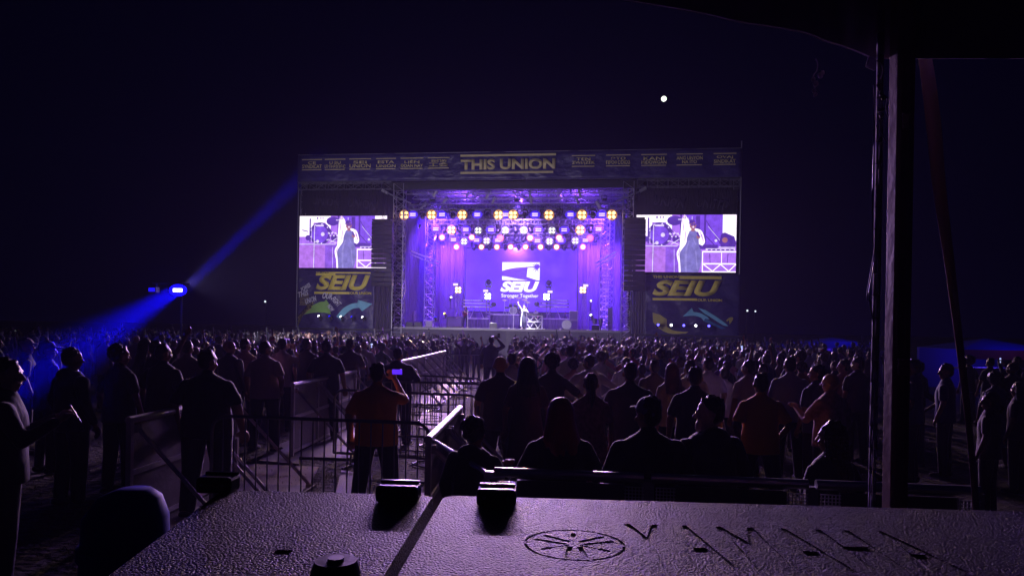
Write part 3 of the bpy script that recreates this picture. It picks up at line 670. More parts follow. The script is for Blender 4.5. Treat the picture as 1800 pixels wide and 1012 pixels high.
for i, (s_, d_, aim, col, e) in enumerate(((sl + 2.2, 2.5, (.3, .5, -1), (.28, .08, 1), 5000), (sr_ - 2.2, 2.5, (-.3, .5, -1), (.28, .08, 1), 5000), (sc_, 2.5, (0, .5, -1), (.38, .18, 1), 6500), (S(918, 400, .6).x, -.1, (0, .12, -1), (.95, .88, 1), 20000), (sl + 3.5, 6.5, (-.6, .2, -1), (.08, .01, 1), 11000), (sr_ - 3.5, 6.5, (.6, .2, -1), (.08, .01, 1), 11000))):  # front centre flood is added to brighten the singer
    t = thing('flood_lamp', ['violet flood pointing down at stage right deck', 'violet flood pointing down at stage left deck', 'centre violet flood over the drum riser', 'added front centre flood brightening the singer', 'deep blue flood on the left rear tower', 'deep blue flood on the right rear tower'][i], 'stage lamp', loc=(s_, d_, trz[1] - .9 if i == 3 else zb - .35), group='flood lamps under the roof', stage=True)
    m = M(); m.box((0, 0, 0), (.36, .36, .2), bev=.03); m.tube((-.2, 0, 0), (-.2, 0, .3), .02, 5); m.tube((.2, 0, 0), (.2, 0, .3), .02, 5); m.tube((-.2, 0, .3), (.2, 0, .3), .02, 5); m.build('housing', BLACK, t)
    lamp(t, 'SPOT', col, e * 2.1, (0, 0, -.14), aim, R(26 if i == 3 else 120), .7, .15)
# up light that shows the ceiling
for i, s_ in enumerate((-4.5, 0, 4.5)):
    t = thing('uplight', 'small violet uplight on top of the second truss, ' + ORD[i], 'stage lamp', loc=(sc_ + s_, 4.6, trz[1] + .25), group='uplights on the trusses', stage=True)
    m = M(); m.box((0, 0, 0), (.3, .3, .14), bev=.02); m.build('housing', BLACK, t); m = M(); m.box((0, 0, .075), (.24, .24, .01)); m.build('lens', LENSH, t)
    lamp(t, 'SPOT', (.25, .07, 1), 1300, (0, 0, .1), (0, 0, 1), R(160), .5, .15)
# amber side beam on the left drape, and small lit spots on the deck
def floor_spot(x, y, d, col, e, aim, size, lab, lens, stand=.0, sc=1., group=None):
    p = S(x, y, d); t = thing('floor_spot', lab, 'stage lamp', loc=p, group=group, stage=True)
    A = V(aim).normalized(); m = M(); m.tube(-A * .16 * sc, A * .1 * sc, .10 * sc, 12); m.tube((0, 0, -.08 * sc), (0, 0, -.26 * sc), .05 * sc, 6)
    if stand: m.tube((0, 0, -.2 * sc), (0, 0, -stand), .025, 6); m.box((0, 0, -stand + .02), (.35, .35, .04))
    m.build('housing', BLACK, t)
    m = M(); m.ball(A * .11 * sc, .085 * sc, 14, 10); m.build('lens', lens, t, smooth=True)
    l = lamp(t, 'SPOT', col, e, A * .14 * sc, aim, size, .25, .03)
    return t
SCN = ['first', 'second', 'third', 'fourth', 'fifth']
for i, (x, y, w) in enumerate(((562, 557.5, 1), (581, 558, 0), (601, 558.5, 1), (620, 559, 0), (639, 559.5, 1))):
    floor_spot(x, y, -.75, (.9, .88, 1) if w else (.06, .04, 1), 7000 if w else 30000, (-.78, -.10, .85), R(7), ('white' if w else 'blue') + ' beam lamp under the left banner, ' + SCN[i] + ' from left', WHITEE if w else BLUEE, sc=1.0, group='beam lamps on the wing ledges')
for i, (x, y, w) in enumerate(((1156, 571, 0), (1179, 571.5, 1), (1201, 572, 0), (1222, 572.5, 1), (1245, 573, 0))):
    floor_spot(x, y, -.75, (1, .95, .9) if w else (.1, .08, 1), 60, (.25, -1, .12), R(24), ('white' if w else 'blue') + ' beam lamp under the right banner, ' + SCN[i] + ' from left', WHITEE if w else mat('blue_lens', (0, 0, .3), emit=(.10, .08, 1), estr=5, sample='NONE'), sc=1.0, group='beam lamps on the wing ledges')
YEL = mat('yellow_lens', (.3, .2, 0), emit=(1, .7, .05), estr=5, sample='NONE')
floor_spot(783, 553, 2, (1, .62, .04), 14000, (-.75, -.25, .8), R(16), 'yellow beam lamp on the stage floor left of the guitarist', YEL, .3)
floor_spot(766, 560, 1.6, (.06, .02, 1), 40000, (-.28, .1, 1), R(10), 'blue beam lamp on the stage floor beside the rear tower', BLUEE, .2)
floor_spot(792, 525, 4, (1, .8, .7), 8000, (.35, -.1, 1), R(8), 'white narrow beam lamp behind the guitarist', WHITEE, .8)
floor_spot(1040, 556, 2.5, (1, .85, .7), 6000, (-.5, -.2, .9), R(10), 'white narrow beam lamp on the stage floor by the amplifier', WHITEE, .3)
floor_spot(1038, 529, 4, (.9, .6, 1), 40, (.5, -1, .2), R(40), 'tiny bright spot lamp at the right of the LED wall', WHITEE, 1.2, .7)
floor_spot(738, 398, .8, (1, .42, .10), 26000, (-.42, .9, -1.0), R(44), 'amber spot lamp near the left tower lighting the side drape', LENSA, 0, .9)
# lamp towers on the stage floor
def lamp_tower(x, ytop, ybase, d, bar, quad, lab, head=True, amber=False):
    p = S(x, ybase, d); h = S(x, ytop, d).z - p.z
    t = thing('lamp_tower', lab, 'lamp tower', loc=(p.x, d, DZ), group='lamp towers on the stage floor', stage=True)
    base = 0; H = S(x, ytop, d).z - DZ
    m = M(); m.truss((0, 0, 0), (0, 0, H), .28, .4, r=.018); m.box((0, 0, .03), (.6, .6, .06)); m.build('truss', DSTEEL, t)
    for (qx, qy), kind in ((bar, 'b'), (quad, 'q')):
        c = S(qx, qy, d - .25); cx, cz = c.x - p.x, c.z - DZ
        if kind == 'b':
            m = M(); m.box((cx, -.22, cz), (.50, .1, .3), bev=.02); m.build('bar_housing', BLACK, t)
            m = M(); m.box((cx, -.285, cz), (.40, .02, .19), bev=.01); m.build('bar_lens', LENSB, t)
        else:
            m = M(); m.box((cx, -.22, cz), (.52, .12, .52), bev=.03); m.build('blinder_housing', BLACK, t)
            for i in (-1, 1):
                for j in (-1, 1):
                    m = M(); m.ball((cx + i * .125, -.29, cz + j * .125), (.12, .04, .12), 12, 8); m.build('blinder_lens', LENSA if amber else WHITEE, t, smooth=True)
            lamp(t, 'SPOT', AMB if amber else (1, .95, .9), 500 if amber else 300, (cx, -.36, cz), (0, -1, -.05), R(120), .6)
    if head:
        m = M(); m.box((0, 0, H + .08), (.4, .34, .14), bev=.02); m.box((-.23, 0, H + .33), (.05, .12, .4)); m.box((.23, 0, H + .33), (.05, .12, .4)); m.ball((0, 0, H + .42), (.19, .19, .24), 14, 10); m.tube((0, -.1, H + .45), (0, -.26, H + .5), .15, 12); m.build('moving_head', BPLAST, t)
z7 = lambda X, Y: (780 + X / 5.62, 420 + Y / 5.62)
lamp_tower(z7(436, 0)[0], z7(0, 478)[1], 565, 5, z7(415, 512), z7(436, 566), 'lamp tower with white four-cell lamp left of the SEIU logo')
lamp_tower(z7(1032, 0)[0], z7(0, 485)[1], 565, 5, z7(1051, 521), z7(1015, 570), 'lamp tower with white four-cell lamp right of the SEIU logo')
lamp_tower(z7(130, 0)[0], z7(0, 400)[1], 565, 5, z7(118, 449), z7(143, 503), 'lamp tower with amber four-cell lamp left of the LED wall', False, True)
lamp_tower(z7(1385, 0)[0], z7(0, 410)[1], 570, 5, z7(1403, 459), z7(1375, 503), 'lamp tower with amber four-cell lamp right of the LED wall', False, True)

# ------------------------------------------------------------------ gear on the deck
def riser(x0, x1, ytop, ybot, d, dep, lab):
    a, b = S(x0, ytop, d), S(x1, ybot, d); t = thing('stage_riser', lab, 'riser', loc=((a.x + b.x) / 2, d + dep / 2, DZ), group='black risers on the deck', stage=True)
    h = a.z - DZ; w = b.x - a.x
    m = M(); m.box((0, 0, h - .04), (w, dep, .08)); m.build('platform', DECKM, t)
    m = M(); n = 24
    for i in range(n):
        x0_ = -w / 2 + w * i / n; x1_ = -w / 2 + w * (i + 1) / n
        m.poly([(x0_, -dep / 2 - .01 + .02 * math.sin(i * 2), 0), (x1_, -dep / 2 - .01 + .02 * math.sin(i * 2 + 2), 0), (x1_, -dep / 2 - .01 + .02 * math.sin(i * 2 + 2), h - .09), (x0_, -dep / 2 - .01 + .02 * math.sin(i * 2), h - .09)])
    m.box((-w / 2 + .03, 0, h / 2 - .05), (.05, dep * .95, h - .1)); m.box((w / 2 - .03, 0, h / 2 - .05), (.05, dep * .95, h - .1))
    m.build('skirt', mat('riser_skirt', (.05, .05, .07), .8, var=.2), t)
    return DZ + h
zr1 = riser(*[z7(218, 0)[0], z7(440, 0)[0]], z7(0, 778)[1], z7(0, 850)[1], 4.5, 2.2, 'black riser under the left keyboards')
zr2 = riser(z7(447, 0)[0], z7(745, 0)[0], z7(0, 738)[1], z7(0, 850)[1], 5.6, 2.4, 'black riser under the drum kit')
zr3 = riser(z7(960, 0)[0], z7(1235, 0)[0], z7(0, 780)[1], z7(0, 860)[1], 4.5, 2.2, 'black riser under the right keyboards')
def keyboards(x, y, zr, lab, flip=1):
    p = S(x, y, 5.2); t = thing('keyboard_stand', lab, 'keyboard', loc=(p.x, 5.2, zr), group='keyboard racks on the risers', stage=True)
    h = p.z - zr
    m = M()
    for s_ in (-.55, .55): m.tube((s_, -.15, 0), (s_ * .3, .15, h), .022, 6); m.tube((s_, .15, 0), (s_ * .3, -.15, h), .022, 6)
    m.tube((-1.1, 0, h - .05), (1.1, 0, h - .05), .02, 6); m.build('stand', STEEL, t)
    for z, w, o_ in ((h, 2.5, 0), (h + .26, 2.3, -.1 * flip), (h + .5, 1.7, -.35 * flip)):
        m = M(); m.box((o_, 0, z), (w, .36, .1), bev=.015); kb = m.build('keyboard', BPLAST, t)
        m = M(); m.box((o_, -.188, z - .005), (w * .88, .012, .035)); m.build('keys', mat('ivory_keys', (.7, .7, .72), .3), kb)
    m = M(); m.ball((1.35 * flip, 0, h + .2), (.22, .1, .2), 14, 8); m.tube((1.35 * flip, 0, h + .1), (1.1 * flip, 0, h - .05), .02, 6); m.build('monitor', BPLAST, t)
keyboards(z7(330, 0)[0], z7(0, 668)[1], zr1, 'stack of three keyboards left of the drums', 1)
keyboards(z7(1085, 0)[0], z7(0, 668)[1], zr3, 'stack of three keyboards right of the singer', -1)
p = S(z7(690, 0)[0], z7(0, 738)[1], 6.3)
dk_ = thing('drum_kit', 'drum kit with cymbals on the middle riser behind the singer', 'drum kit', loc=(p.x, 6.5, zr2), stage=True)
SH = mat('drum_shell', (.06, .05, .08), .25, var=.1); BR = mat('cymbal_brass', (.7, .5, .2), .25, .95); HD = mat('drum_head', (.35, .33, .4), .5)
for (x, y, z, r, dp, rot) in ((-.05, 0, .30, .30, .42, 'y'), (-.28, -.02, .72, .15, .24, 't'), (.10, -.02, .72, .15, .24, 't'), (.62, .1, .42, .21, .38, 'z'), (-.62, .2, .55, .17, .16, 'z'), (.95, .2, .42, .2, .36, 'z')):
    ax = {'y': V((0, 1, 0)), 't': V((0, .45, -1)).normalized(), 'z': V((0, 0, 1))}[rot]; c = V((x, y, z))
    m = M(); m.tube(c - ax * dp / 2, c + ax * dp / 2, r, 24); d = m.build('drum', SH, dk_)
    m = M(); m.tube(c - ax * (dp / 2 + .004), c - ax * (dp / 2 + .012), r * .95, 24); m.build('drum_head', HD, d)
    m = M()
    for sgn in (-1, 1): m.tube(c + ax * sgn * (dp / 2 + .002), c + ax * sgn * (dp / 2 - .025), r * 1.05, 24)
    m.build('hoop', STEEL, d)
m = M()
for (x, y, z) in ((-.8, .1, 1.15), (-.4, .4, 1.35), (.35, .4, 1.35), (.85, .3, 1.2), (1.1, .1, 1.0)):
    m.ball((x, y, z), (.24, .24, .02), 20, 6, Euler((.3, .1, 0)))
m.build('cymbal', BR, dk_)
m = M()
for (x, y, z) in ((-.8, .1, 1.15), (-.4, .4, 1.35), (.35, .4, 1.35), (.85, .3, 1.2), (1.1, .1, 1.0)):
    m.tube((x, y, 0.3), (x, y, z), .014, 6)
    for a in (0, 2.1, 4.2): m.tube((x, y, .35), (x + .22 * math.cos(a), y + .22 * math.sin(a), .01), .012, 5)
m.build('stand', STEEL, dk_)
# amplifier stack, dj table, bass drum on floor, wedges, cases, mic stands
def gbox(name, lab, cat, x, ybase, d, w, dep, h, m_, group=None, bev=.02, front=None):
    p = S(x, ybase, d); t = thing(name, lab, cat, loc=(p.x, d, DZ), group=group, stage=True)
    m = M(); m.box((0, dep / 2, h / 2), (w, dep, h), bev=bev); m.build('cabinet', m_, t)
    m = M(); m.box((0, -.012, h / 2), (w * .86, .02, h * .82)); m.build('grille', front or mat('speaker_cloth', (.10, .10, .12), .8, bump=.4, bscale=90), t)
    m = M()
    for s_ in (-1, 1): m.box((s_ * (w / 2 + .012), dep / 2, h * .7), (.02, .18, .05))
    m.build('handle', BLACK, t)
    return t, p
AMP = mat('grey_tolex', (.24, .23, .25), .7, var=.1)
gbox('amplifier_cabinet', 'lower grey amplifier cabinet right of the right keyboards', 'amplifier', z7(1281, 0)[0], 575, 3, .68, .4, .72, AMP, 'stacked grey amplifier cabinets')
t, p = gbox('amplifier_cabinet', 'upper grey amplifier cabinet stacked on the lower one', 'amplifier', z7(1281, 0)[0], 575, 3, .66, .38, .72, AMP, 'stacked grey amplifier cabinets'); t.matrix_world = ST @ Matrix.Translation((p.x, 3, DZ + .725))
gbox('small_amplifier', 'small dark amplifier behind the singer', 'amplifier', z7(850, 0)[0], 575, 3.5, .34, .3, .9, BLACK)
def wedge(x, lab, d=1., w=.55, lit=False):
    p = S(x, 572, d); t = thing('monitor_wedge', lab, 'speaker', loc=(p.x, d, DZ), group='monitor wedges along the deck edge', stage=True)
    m = M(); a = [(-w / 2, y, z) for y, z in ((0, 0), (.5, 0), (.5, .14), (.16, .42), (0, .36))]; b = [(w / 2, y, z) for (_, y, z) in a]
    va = [m.bm.verts.new(q_) for q_ in a]; vb = [m.bm.verts.new(q_) for q_ in b]; m.bm.faces.new(va); m.bm.faces.new(vb[::-1])
    for i in range(5): m.bm.faces.new((va[i], vb[i], vb[(i + 1) % 5], va[(i + 1) % 5]))
    m.build('cabinet', BPLAST, t)
    m = M(); m.box((0, .335, .29), (w * .86, .38, .02), Euler((-.69, 0, 0))); m.build('grille', mat('wedge_grille', (.28, .25, .3), .5, .3), t)
    return t
for x, l in ((719, 'black monitor wedge nearest the left tower'), (734, 'black monitor wedge second from the left tower'), (867, 'black monitor wedge left of the singer'), (1047, 'black monitor wedge near the right tower')):
    wedge(x, l)
gbox('road_case', 'pale striped case beside the left rear tower', 'case', 754, 568, 2, .55, .4, .5, mat('case_laminate', (.32, .30, .34), .5), front=mat('case_panel', (.5, .48, .52), .5))
gbox('road_case', 'tall grey rack case behind the left wedges', 'case', 719, 568, 4, .85, .6, 1.3, mat('rack_grey', (.12, .12, .14), .6))
gbox('road_case', 'low black case left of the guitarist', 'case', 799, 566, 4, 1.3, .6, .85, BLACK)
gbox('road_case', 'slim upright case beside the right tower', 'case', 1072, 570, 3, .35, .35, 1.7, mat('rack_grey', (.12, .12, .14), .6))
p = S(z7(1215, 0)[0], 575, 1.6); t = thing('bass_drum', 'round bass drum with shiny head standing on the deck by the amplifier', 'drum', loc=(p.x, 1.6, DZ + .36), stage=True)
m = M(); m.tube((0, .2, 0), (0, -.2, 0), .35, 28); m.build('shell', SH, t); m = M(); m.tube((0, -.2, 0), (0, -.215, 0), .32, 28); m.build('head', HD, t); m = M(); m.tube((0, -.19, 0), (0, -.225, 0), .36, 28); m.tube((-.1, -.1, -.3), (-.3, -.25, -.35), .015, 5); m.tube((.1, -.1, -.3), (.3, -.25, -.35), .015, 5); m.build('hoop', STEEL, t)
p = S(z7(890, 0)[0], 575, 1.8); dj = thing('disc_jockey_table', 'folding truss table with decks and laptop right of the singer', 'table', loc=(p.x, 1.8, DZ), stage=True)
m = M()
for z in (.02, .55, 1.0): m.box((0, 0, z), (1.25, .05, .05)); m.box((0, .5, z), (1.25, .05, .05))
for x in (-.6, .6):
    for y in (0, .5): m.box((x, y, .5), (.05, .05, 1.0))
for i in range(4):
    xa = -.6 + .3 * i; m.tube((xa, 0, .05 if i % 2 else .52), (xa + .3, 0, .52 if i % 2 else .05), .015, 5); m.tube((xa, 0, .58 if i % 2 else .97), (xa + .3, 0, .97 if i % 2 else .58), .015, 5)
m.build('frame', mat('white_paint', (.75, .75, .78), .5), dj)
m = M(); m.box((0, .25, 1.045), (1.35, .62, .04)); m.build('table_top', BLACK, dj)
m = M(); m.box((-.35, .25, 1.1), (.4, .35, .08), bev=.01); m.box((.35, .25, 1.1), (.4, .35, .08), bev=.01); m.box((0, .25, 1.1), (.26, .35, .08), bev=.01); m.build('deck_player', BPLAST, dj)
m = M(); m.box((.1, .4, 1.22), (.34, .02, .22), Euler((-.2, 0, 0))); m.build('laptop', STEEL, dj)
def mic_stand(x, d, h, lab):
    p = S(x, 575, d); t = thing('microphone_stand', lab, 'microphone stand', loc=(p.x, d, DZ), group='microphone stands on the deck', stage=True)
    m = M(); m.tube((0, 0, 0.02), (0, 0, h), .013, 6); m.tube((0, 0, 0), (0, 0, .03), .15, 16); m.tube((0, 0, h), (.25, -.25, h + .12), .01, 6); m.build('pole', STEEL, t)
    m = M(); m.tube((.25, -.25, h + .12), (.30, -.30, h + .16), .025, 8); m.ball((.31, -.31, h + .17), .032, 8, 6); m.build('microphone', BLACK, t)
mic_stand(z7(688, 0)[0], .8, 1.5, 'upright microphone stand just left of the singer')
mic_stand(z7(235, 0)[0], 1.2, 1.4, 'microphone stand beside the guitarist')
mic_stand(1034, 1.8, 1.3, 'microphone stand right of the amplifier stack')
p = S(1051, 572, 2); t = thing('percussion_set', 'dark pair of hand drums and stool near the right tower', 'drums', loc=(p.x, 2, DZ), stage=True)
m = M()
for x, r in ((-.25, .2), (.2, .17)): m.tube((x, 0, .3), (x, 0, .85), r * .8, 16, r); m.tube((x, 0, 0), (x, 0, .3), .04, 6)
m.build('drum', SH, t)
m = M(); m.tube((.75, 0, .48), (.75, 0, .56), .2, 16)
for a in range(3): m.tube((.75, 0, .5), (.75 + .25 * math.cos(a * 2.1), .25 * math.sin(a * 2.1), 0), .015, 5)
m.build('stool', BLACK, t)
cb = M()
for i, (x0, x1, d) in enumerate(((745, 800, .9), (770, 830, 1.3), (940, 1000, 1.1), (985, 1030, .8))):
    a, b = S(x0, 575, d), S(x1, 575, d); pts = [(a.x + (b.x - a.x) * k / 14, d + .25 * math.sin(k * 1.3 + i), DZ + .012) for k in range(15)]; cb.path(pts, .012, 5)
tag(cb.build('deck_cable', BLACK, world=ST), 'black cables snaking over the stage deck', 'cable')

# ------------------------------------------------------------------ barricades and bike racks
PAINT = mat('pale_barrier_paint', (.60, .56, .60), .42, .35, var=.2, vscale=12, bump=.1, bscale=50)
def barricade_proto(L=1.18):
    t = thing('crowd_barricade', 'x', 'barricade')
    m = M(); m.tube((0, 0, 1.12), (0, L, 1.12), .036, 10); m.build('top_rail', PAINT, t)
    m = M(); m.box((0, L / 2, .60), (.012, L - .06, 1.0)); m.build('panel', PANEL, t)
    m = M()
    for y in (.03, L - .03): m.box((0, y, .56), (.05, .05, 1.1))
    m.box((0, L / 2, .10), (.045, L - .1, .045)); m.box((.016, L / 2, .62), (.02, L - .1, .05)); m.build('frame', PAINT, t)
    for y in (.10, L - .10):
        m = M(); m.tube((.02, y, 1.05), (.98, y, .05), .021, 8); m.box((.03, y, 1.03), (.05, .06, .07)); m.box((.97, y, .045), (.07, .06, .05)); m.build('brace', PAINT, t)
    m = M(); m.box((.5, L / 2, .022), (1.06, L - .04, .012)); m.box((1.02, L / 2, .03), (.03, L - .04, .03)); m.build('foot_plate', TREAD, t)
    return t
bp = barricade_proto()
XL = lambda D: -3.85 + (D - 7) * .062 if D < 20 else -3.04 + (D - 20) * .05
nb = 0
BL = ['nearest at left', 'second at left', 'left of the filming man, first in its row', 'left of the filming man, second in its row', 'left of the filming man, third in its row'] + ['far end of the aisle, %s in its row' % s for s in nth]
for D in (7.15, 8.36, 11.6, 12.8, 14.0, 19.8, 21.0, 22.2, 23.4, 24.6, 25.8, 27.0):
    o = bp if nb == 0 else dup(bp)
    a = math.atan2(XL(D + 1.2) - XL(D), 1.2)
    place(o, (XL(D), D, .004 * (nb % 2)), Euler((0, 0, -a)), False, 'silver braced crowd barricade, ' + BL[nb], 1.07); o['group'] = 'barricades along the left of the aisle'; nb += 1
for i, D in enumerate((6.25, 7.47)):
    o = dup(bp); place(o, (-.72 + i * .05, D, 0), Euler((0, 0, -.04)), False, 'silver braced crowd barricade at the right of the aisle, ' + ('nearer one with bright top rail' if i == 0 else 'farther one'), 1.07); o['group'] = 'barricades at the right of the aisle'
# transverse barricades in front of the nearest spectators, perforated panels
def front_barricade(x0, x1, y0, y1, lab):
    a, b = V((x0, y0, 0)), V((x1, y1, 0)); L = (b - a).length; ang = math.atan2(y1 - y0, x1 - x0)
    t = thing('crowd_barricade', lab, 'barricade', loc=a, group='dark barricades in front of the console riser', rot=Euler((0, 0, ang)))
    m = M(); m.tube((0, 0, 1.24), (L - .03, 0, 1.24), .032, 10); m.build('top_rail', STEEL, t)
    m = M(); m.box((L / 2, .02, .63), (L - .3, .012, 1.12)); m.build('panel', mat('dark_panel', (.05, .04, .06), .5, .4, var=.2), t)
    for xx in (.09, L - .09):
        m = M()
        for i in range(6): m.box((xx - .055 + i * .022, 0, .63), (.006, .008, 1.1))
        for i in range(50): m.box((xx, -.003, .10 + i * .022), (.125, .006, .006))
        m.build('perforated_strip', STEEL, t)
    m = M(); m.box((.0, .03, .62), (.04, .05, 1.2)); m.box((L - .02, .03, .62), (.04, .05, 1.2)); m.box((L / 2, .03, .08), (L, .04, .05)); m.build('frame', DSTEEL, t)
    return t
for i in range(3): front_barricade(-.10 + i * 1.02, .90 + i * 1.02, 4.72 - i * .11, 4.61 - i * .11, 'dark perforated barricade behind the console lids, ' + ['left one', 'middle one', 'right one'][i])
# tilted loose rail piece + bracket
m = M(); m.tube((-.66, 6.2, 1.20), (-.13, 4.80, 1.20), .018, 8); m.box((-.10, 4.74, 1.215), (.14, .06, .05), bev=.01); m.tube((-.16, 4.78, 1.18), (-.09, 4.72, 1.06), .02, 8)
tag(m.build('connecting_bar', ALU), 'thin bright bar sloping from the right barricade to the front barricade', 'rail')
def bike_rack(x0, x1, y0, y1, lab, h=1.18):
    a, b = V((x0, y0, 0)), V((x1, y1, 0)); L = (b - a).length; ang = math.atan2(y1 - y0, x1 - x0)
    t = thing('bike_rack_barrier', lab, 'barrier', loc=a, group='thin steel barriers across the aisle', rot=Euler((0, 0, ang)))
    r = .019; c = .16
    pts = [(0, 0, .2), (0, 0, h - c)] + [(c - c * math.cos(k * math.pi / 10), 0, h - c + c * math.sin(k * math.pi / 10)) for k in range(1, 6)] + [(L - c + c * math.sin(k * math.pi / 10), 0, h - c + c * math.cos(k * math.pi / 10)) for k in range(0, 5)] + [(L, 0, h - c), (L, 0, .2), (0, 0, .2)]
    m = M(); m.path(pts, r, 8); m.build('frame', DSTEEL, t)
    m = M(); n = int(L / .125)
    for k in range(1, n): m.tube((L * k / n, 0, .2), (L * k / n, 0, h), .008, 5)
    m.build('bar', DSTEEL, t)
    for x in (.3, L - .3):
        m = M(); m.tube((x, -.28, .02), (x, .28, .02), .018, 6); m.tube((x, 0, .02), (x, 0, .2), .018, 6); m.build('foot', DSTEEL, t)
bike_rack(-3.25, -.84, 7.75, 7.45, 'thin steel barrier nearest, behind the filming man')
bike_rack(-2.75, -.45, 11.1, 10.5, 'thin steel barrier second from the console, with rounded corner')
bike_rack(-2.55, -.45, 12.9, 12.7, 'thin steel barrier third from the console')
bike_rack(-2.7, -.55, 14.9, 14.0, 'thin steel barrier fourth from the console, slightly angled')
bike_rack(-2.45, -.2, 25.6, 25.6, 'thin steel barrier farthest, behind the waving people')
bike_rack(-.42, -.40, 9.0, 11.3, 'thin steel barrier running along the right of the aisle')
# ground mats and tread plates in the aisle
def ground_mat(pts, m_, lab, name='ground_mat', th=.02):
    m = M(); c = [ground(*p) for p in pts]
    a = [m.bm.verts.new((p.x, p.y, th)) for p in c]; b = [m.bm.verts.new((p.x, p.y, 0.001)) for p in c]
    m.bm.faces.new(a); n = len(c)
    for i in range(n): m.bm.faces.new((a[i], b[i], b[(i + 1) % n], a[(i + 1) % n]))
    tag(m.build(name, m_), lab, 'mat' if name == 'ground_mat' else 'plate', 'boards and plates laid on the aisle ground')
PINK = mat('worn_board', (.42, .34, .33), .75, var=.3, vscale=4, bump=.2, bscale=20)
ground_mat([(380, 872), (535, 872), (560, 822), (400, 815)], PINK, 'pale worn board on the ground behind the left lid')
ground_mat([(455, 812), (525, 818), (528, 768), (478, 788)], TREAD, 'small tread plate beside the left barricade', 'tread_plate', .03)
ground_mat([(565, 760), (640, 766), (645, 752), (585, 748)], PINK, 'small pale board under the left barricade')
ground_mat([(735, 752), (790, 760), (800, 728), (742, 724)], PINK, 'pale board beyond the nearest thin barrier')
ground_mat([(735, 682), (768, 683), (768, 674), (738, 673)], PINK, 'small pale board beside the far barricades')
ground_mat([(590, 870), (640, 875), (650, 838), (600, 830)], TREAD, 'tread plate beside the legs of the filming man', 'tread_plate', .035)
ground_mat([(730, 878), (765, 878), (765, 868), (730, 868)], PINK, 'narrow pale board just behind the middle lid gap')
cbm = M()
for i in range(9):
    y0 = 8.5 + i * 1.9; x0 = rnd.uniform(-2.4, -1.2)
    cbm.path([(x0 + .9 * math.sin(k * .5 + i) * k / 20, y0 + k * .11, .02) for k in range(20)], .014, 5, False)
tag(cbm.build('ground_cable', BPLAST), 'loose black cables lying over the aisle ground', 'cable')
gr = M(); r2 = random.Random(5)
for i in range(9000):
    x = r2.uniform(-7.5, 4.5); y = r2.uniform(6.5, 30) if i % 3 else r2.uniform(6.5, 14)
    h = r2.uniform(.02, .055); a = r2.uniform(0, 6.28); w = .004; dx, dy = math.cos(a) * w, math.sin(a) * w; lx, ly = r2.uniform(-.03, .03), r2.uniform(-.03, .03)
    gr.poly([(x - dx, y - dy, 0), (x + dx, y + dy, 0), (x + lx, y + ly, h)])
gr.mesh_ = None
me = bpy.data.meshes.new('grass'); gr.bm.to_mesh(me); gr.bm.free()
tag(link('grass', me, mat('dry_grass', (.10, .085, .04), .7, var=.4)), 'sparse trampled grass on the field', 'grass', kind='stuff')

# ------------------------------------------------------------------ people
ARMS = {  # elbow, wrist per side (right side values; left mirrored in x)
    'down': ((.245, -.03, 1.16), (.25, .06, .92)), 'pocket': ((.27, -.08, 1.17), (.20, .06, 1.0)),
    'phone': ((.24, .17, 1.33), (.10, .33, 1.55)), 'up': ((.27, .07, 1.67), (.22, .12, 1.92)), 'wave': ((.30, .10, 1.60), (.42, .15, 1.84)),
    'cross': ((.25, .05, 1.18), (.02, .20, 1.22)), 'hips': ((.40, -.08, 1.19), (.215, .02, 1.03)), 'head': ((.40, -.03, 1.60), (.13, -.04, 1.72)),
    'filmhigh': ((.30, .15, 1.46), (.10, .30, 1.68)), 'hold': ((.23, .10, 1.17), (.14, .32, 1.30)), 'mic': ((.27, .08, 1.22), (.07, .20, 1.50)), 'low': ((.25, .02, 1.15), (.18, .22, .98))}
def remesh(m, vox, name, smooth=2):
    me = m.mesh('tmp', recalc=True); o = bpy.data.objects.new('tmp', me); COL.objects.link(o)
    md = o.modifiers.new('r', 'REMESH'); md.mode = 'VOXEL'; md.voxel_size = vox; md.use_smooth_shade = True
    if smooth: sm = o.modifiers.new('s', 'SMOOTH'); sm.iterations = smooth; sm.factor = .5
    out = evaluated(o); out.name = name
    out.polygons.foreach_set('use_smooth', [True] * len(out.polygons))
    bpy.data.meshes.remove(me); return out
def limb(m, pts, rad, n=10):
    for i in range(len(pts) - 1): m.tube(pts[i], pts[i + 1], rad[i], n, rad[i + 1])
    for p, r in zip(pts, rad): m.ball(p, (r, r, r), n, 6)
def hand(m, el, wr, sx, grip, fr=.0095):
    el, wr = V(el), V(wr); d = (wr - el).normalized(); side = d.cross(V((0, 1, 0)) if abs(d.y) < .8 else V((0, 0, 1))).normalized(); nrm = d.cross(side).normalized()
    if side.x * sx > 0: side = -side
    pc = wr + d * .05; m.ball(wr + d * .045, (.030, .030, .030), 8, 6)
    for k in range(4):
        b0 = wr + d * .035 + side * (-.024 + .016 * k); b1 = wr + d * .088 + side * (-.032 + .0215 * k); limb(m, [b0, b1], [.016, .0125], 7)
        l = (.030, .040, .044, .036)[k]; bend = grip * (1 if nrm.y * 1 > -2 else 1)
        q1 = b1 + (d * math.cos(bend * .9) + nrm * math.sin(bend * .9)) * l; q2 = q1 + (d * math.cos(bend * 1.9) + nrm * math.sin(bend * 1.9)) * l * .85
        limb(m, [b1, q1, q2], [fr, fr * .93, fr * .8], 7)
    t0 = wr + d * .03 + side * .028; t1 = t0 + (d * .6 + side * .75).normalized() * .035; t2 = t1 + (d * .85 + side * .25 + nrm * .4 * grip).normalized() * .032
    limb(m, [t0, t1, t2], [.014, .011, .0095], 7)
def mir(p, s): return (p[0] * s, p[1], p[2])
def legs(st): return [((sx * .09, 0, .93), (sx * (.10 + st * .5), .01, .50), (sx * (.105 + st), -.01, .09)) for sx in (-1, 1)]
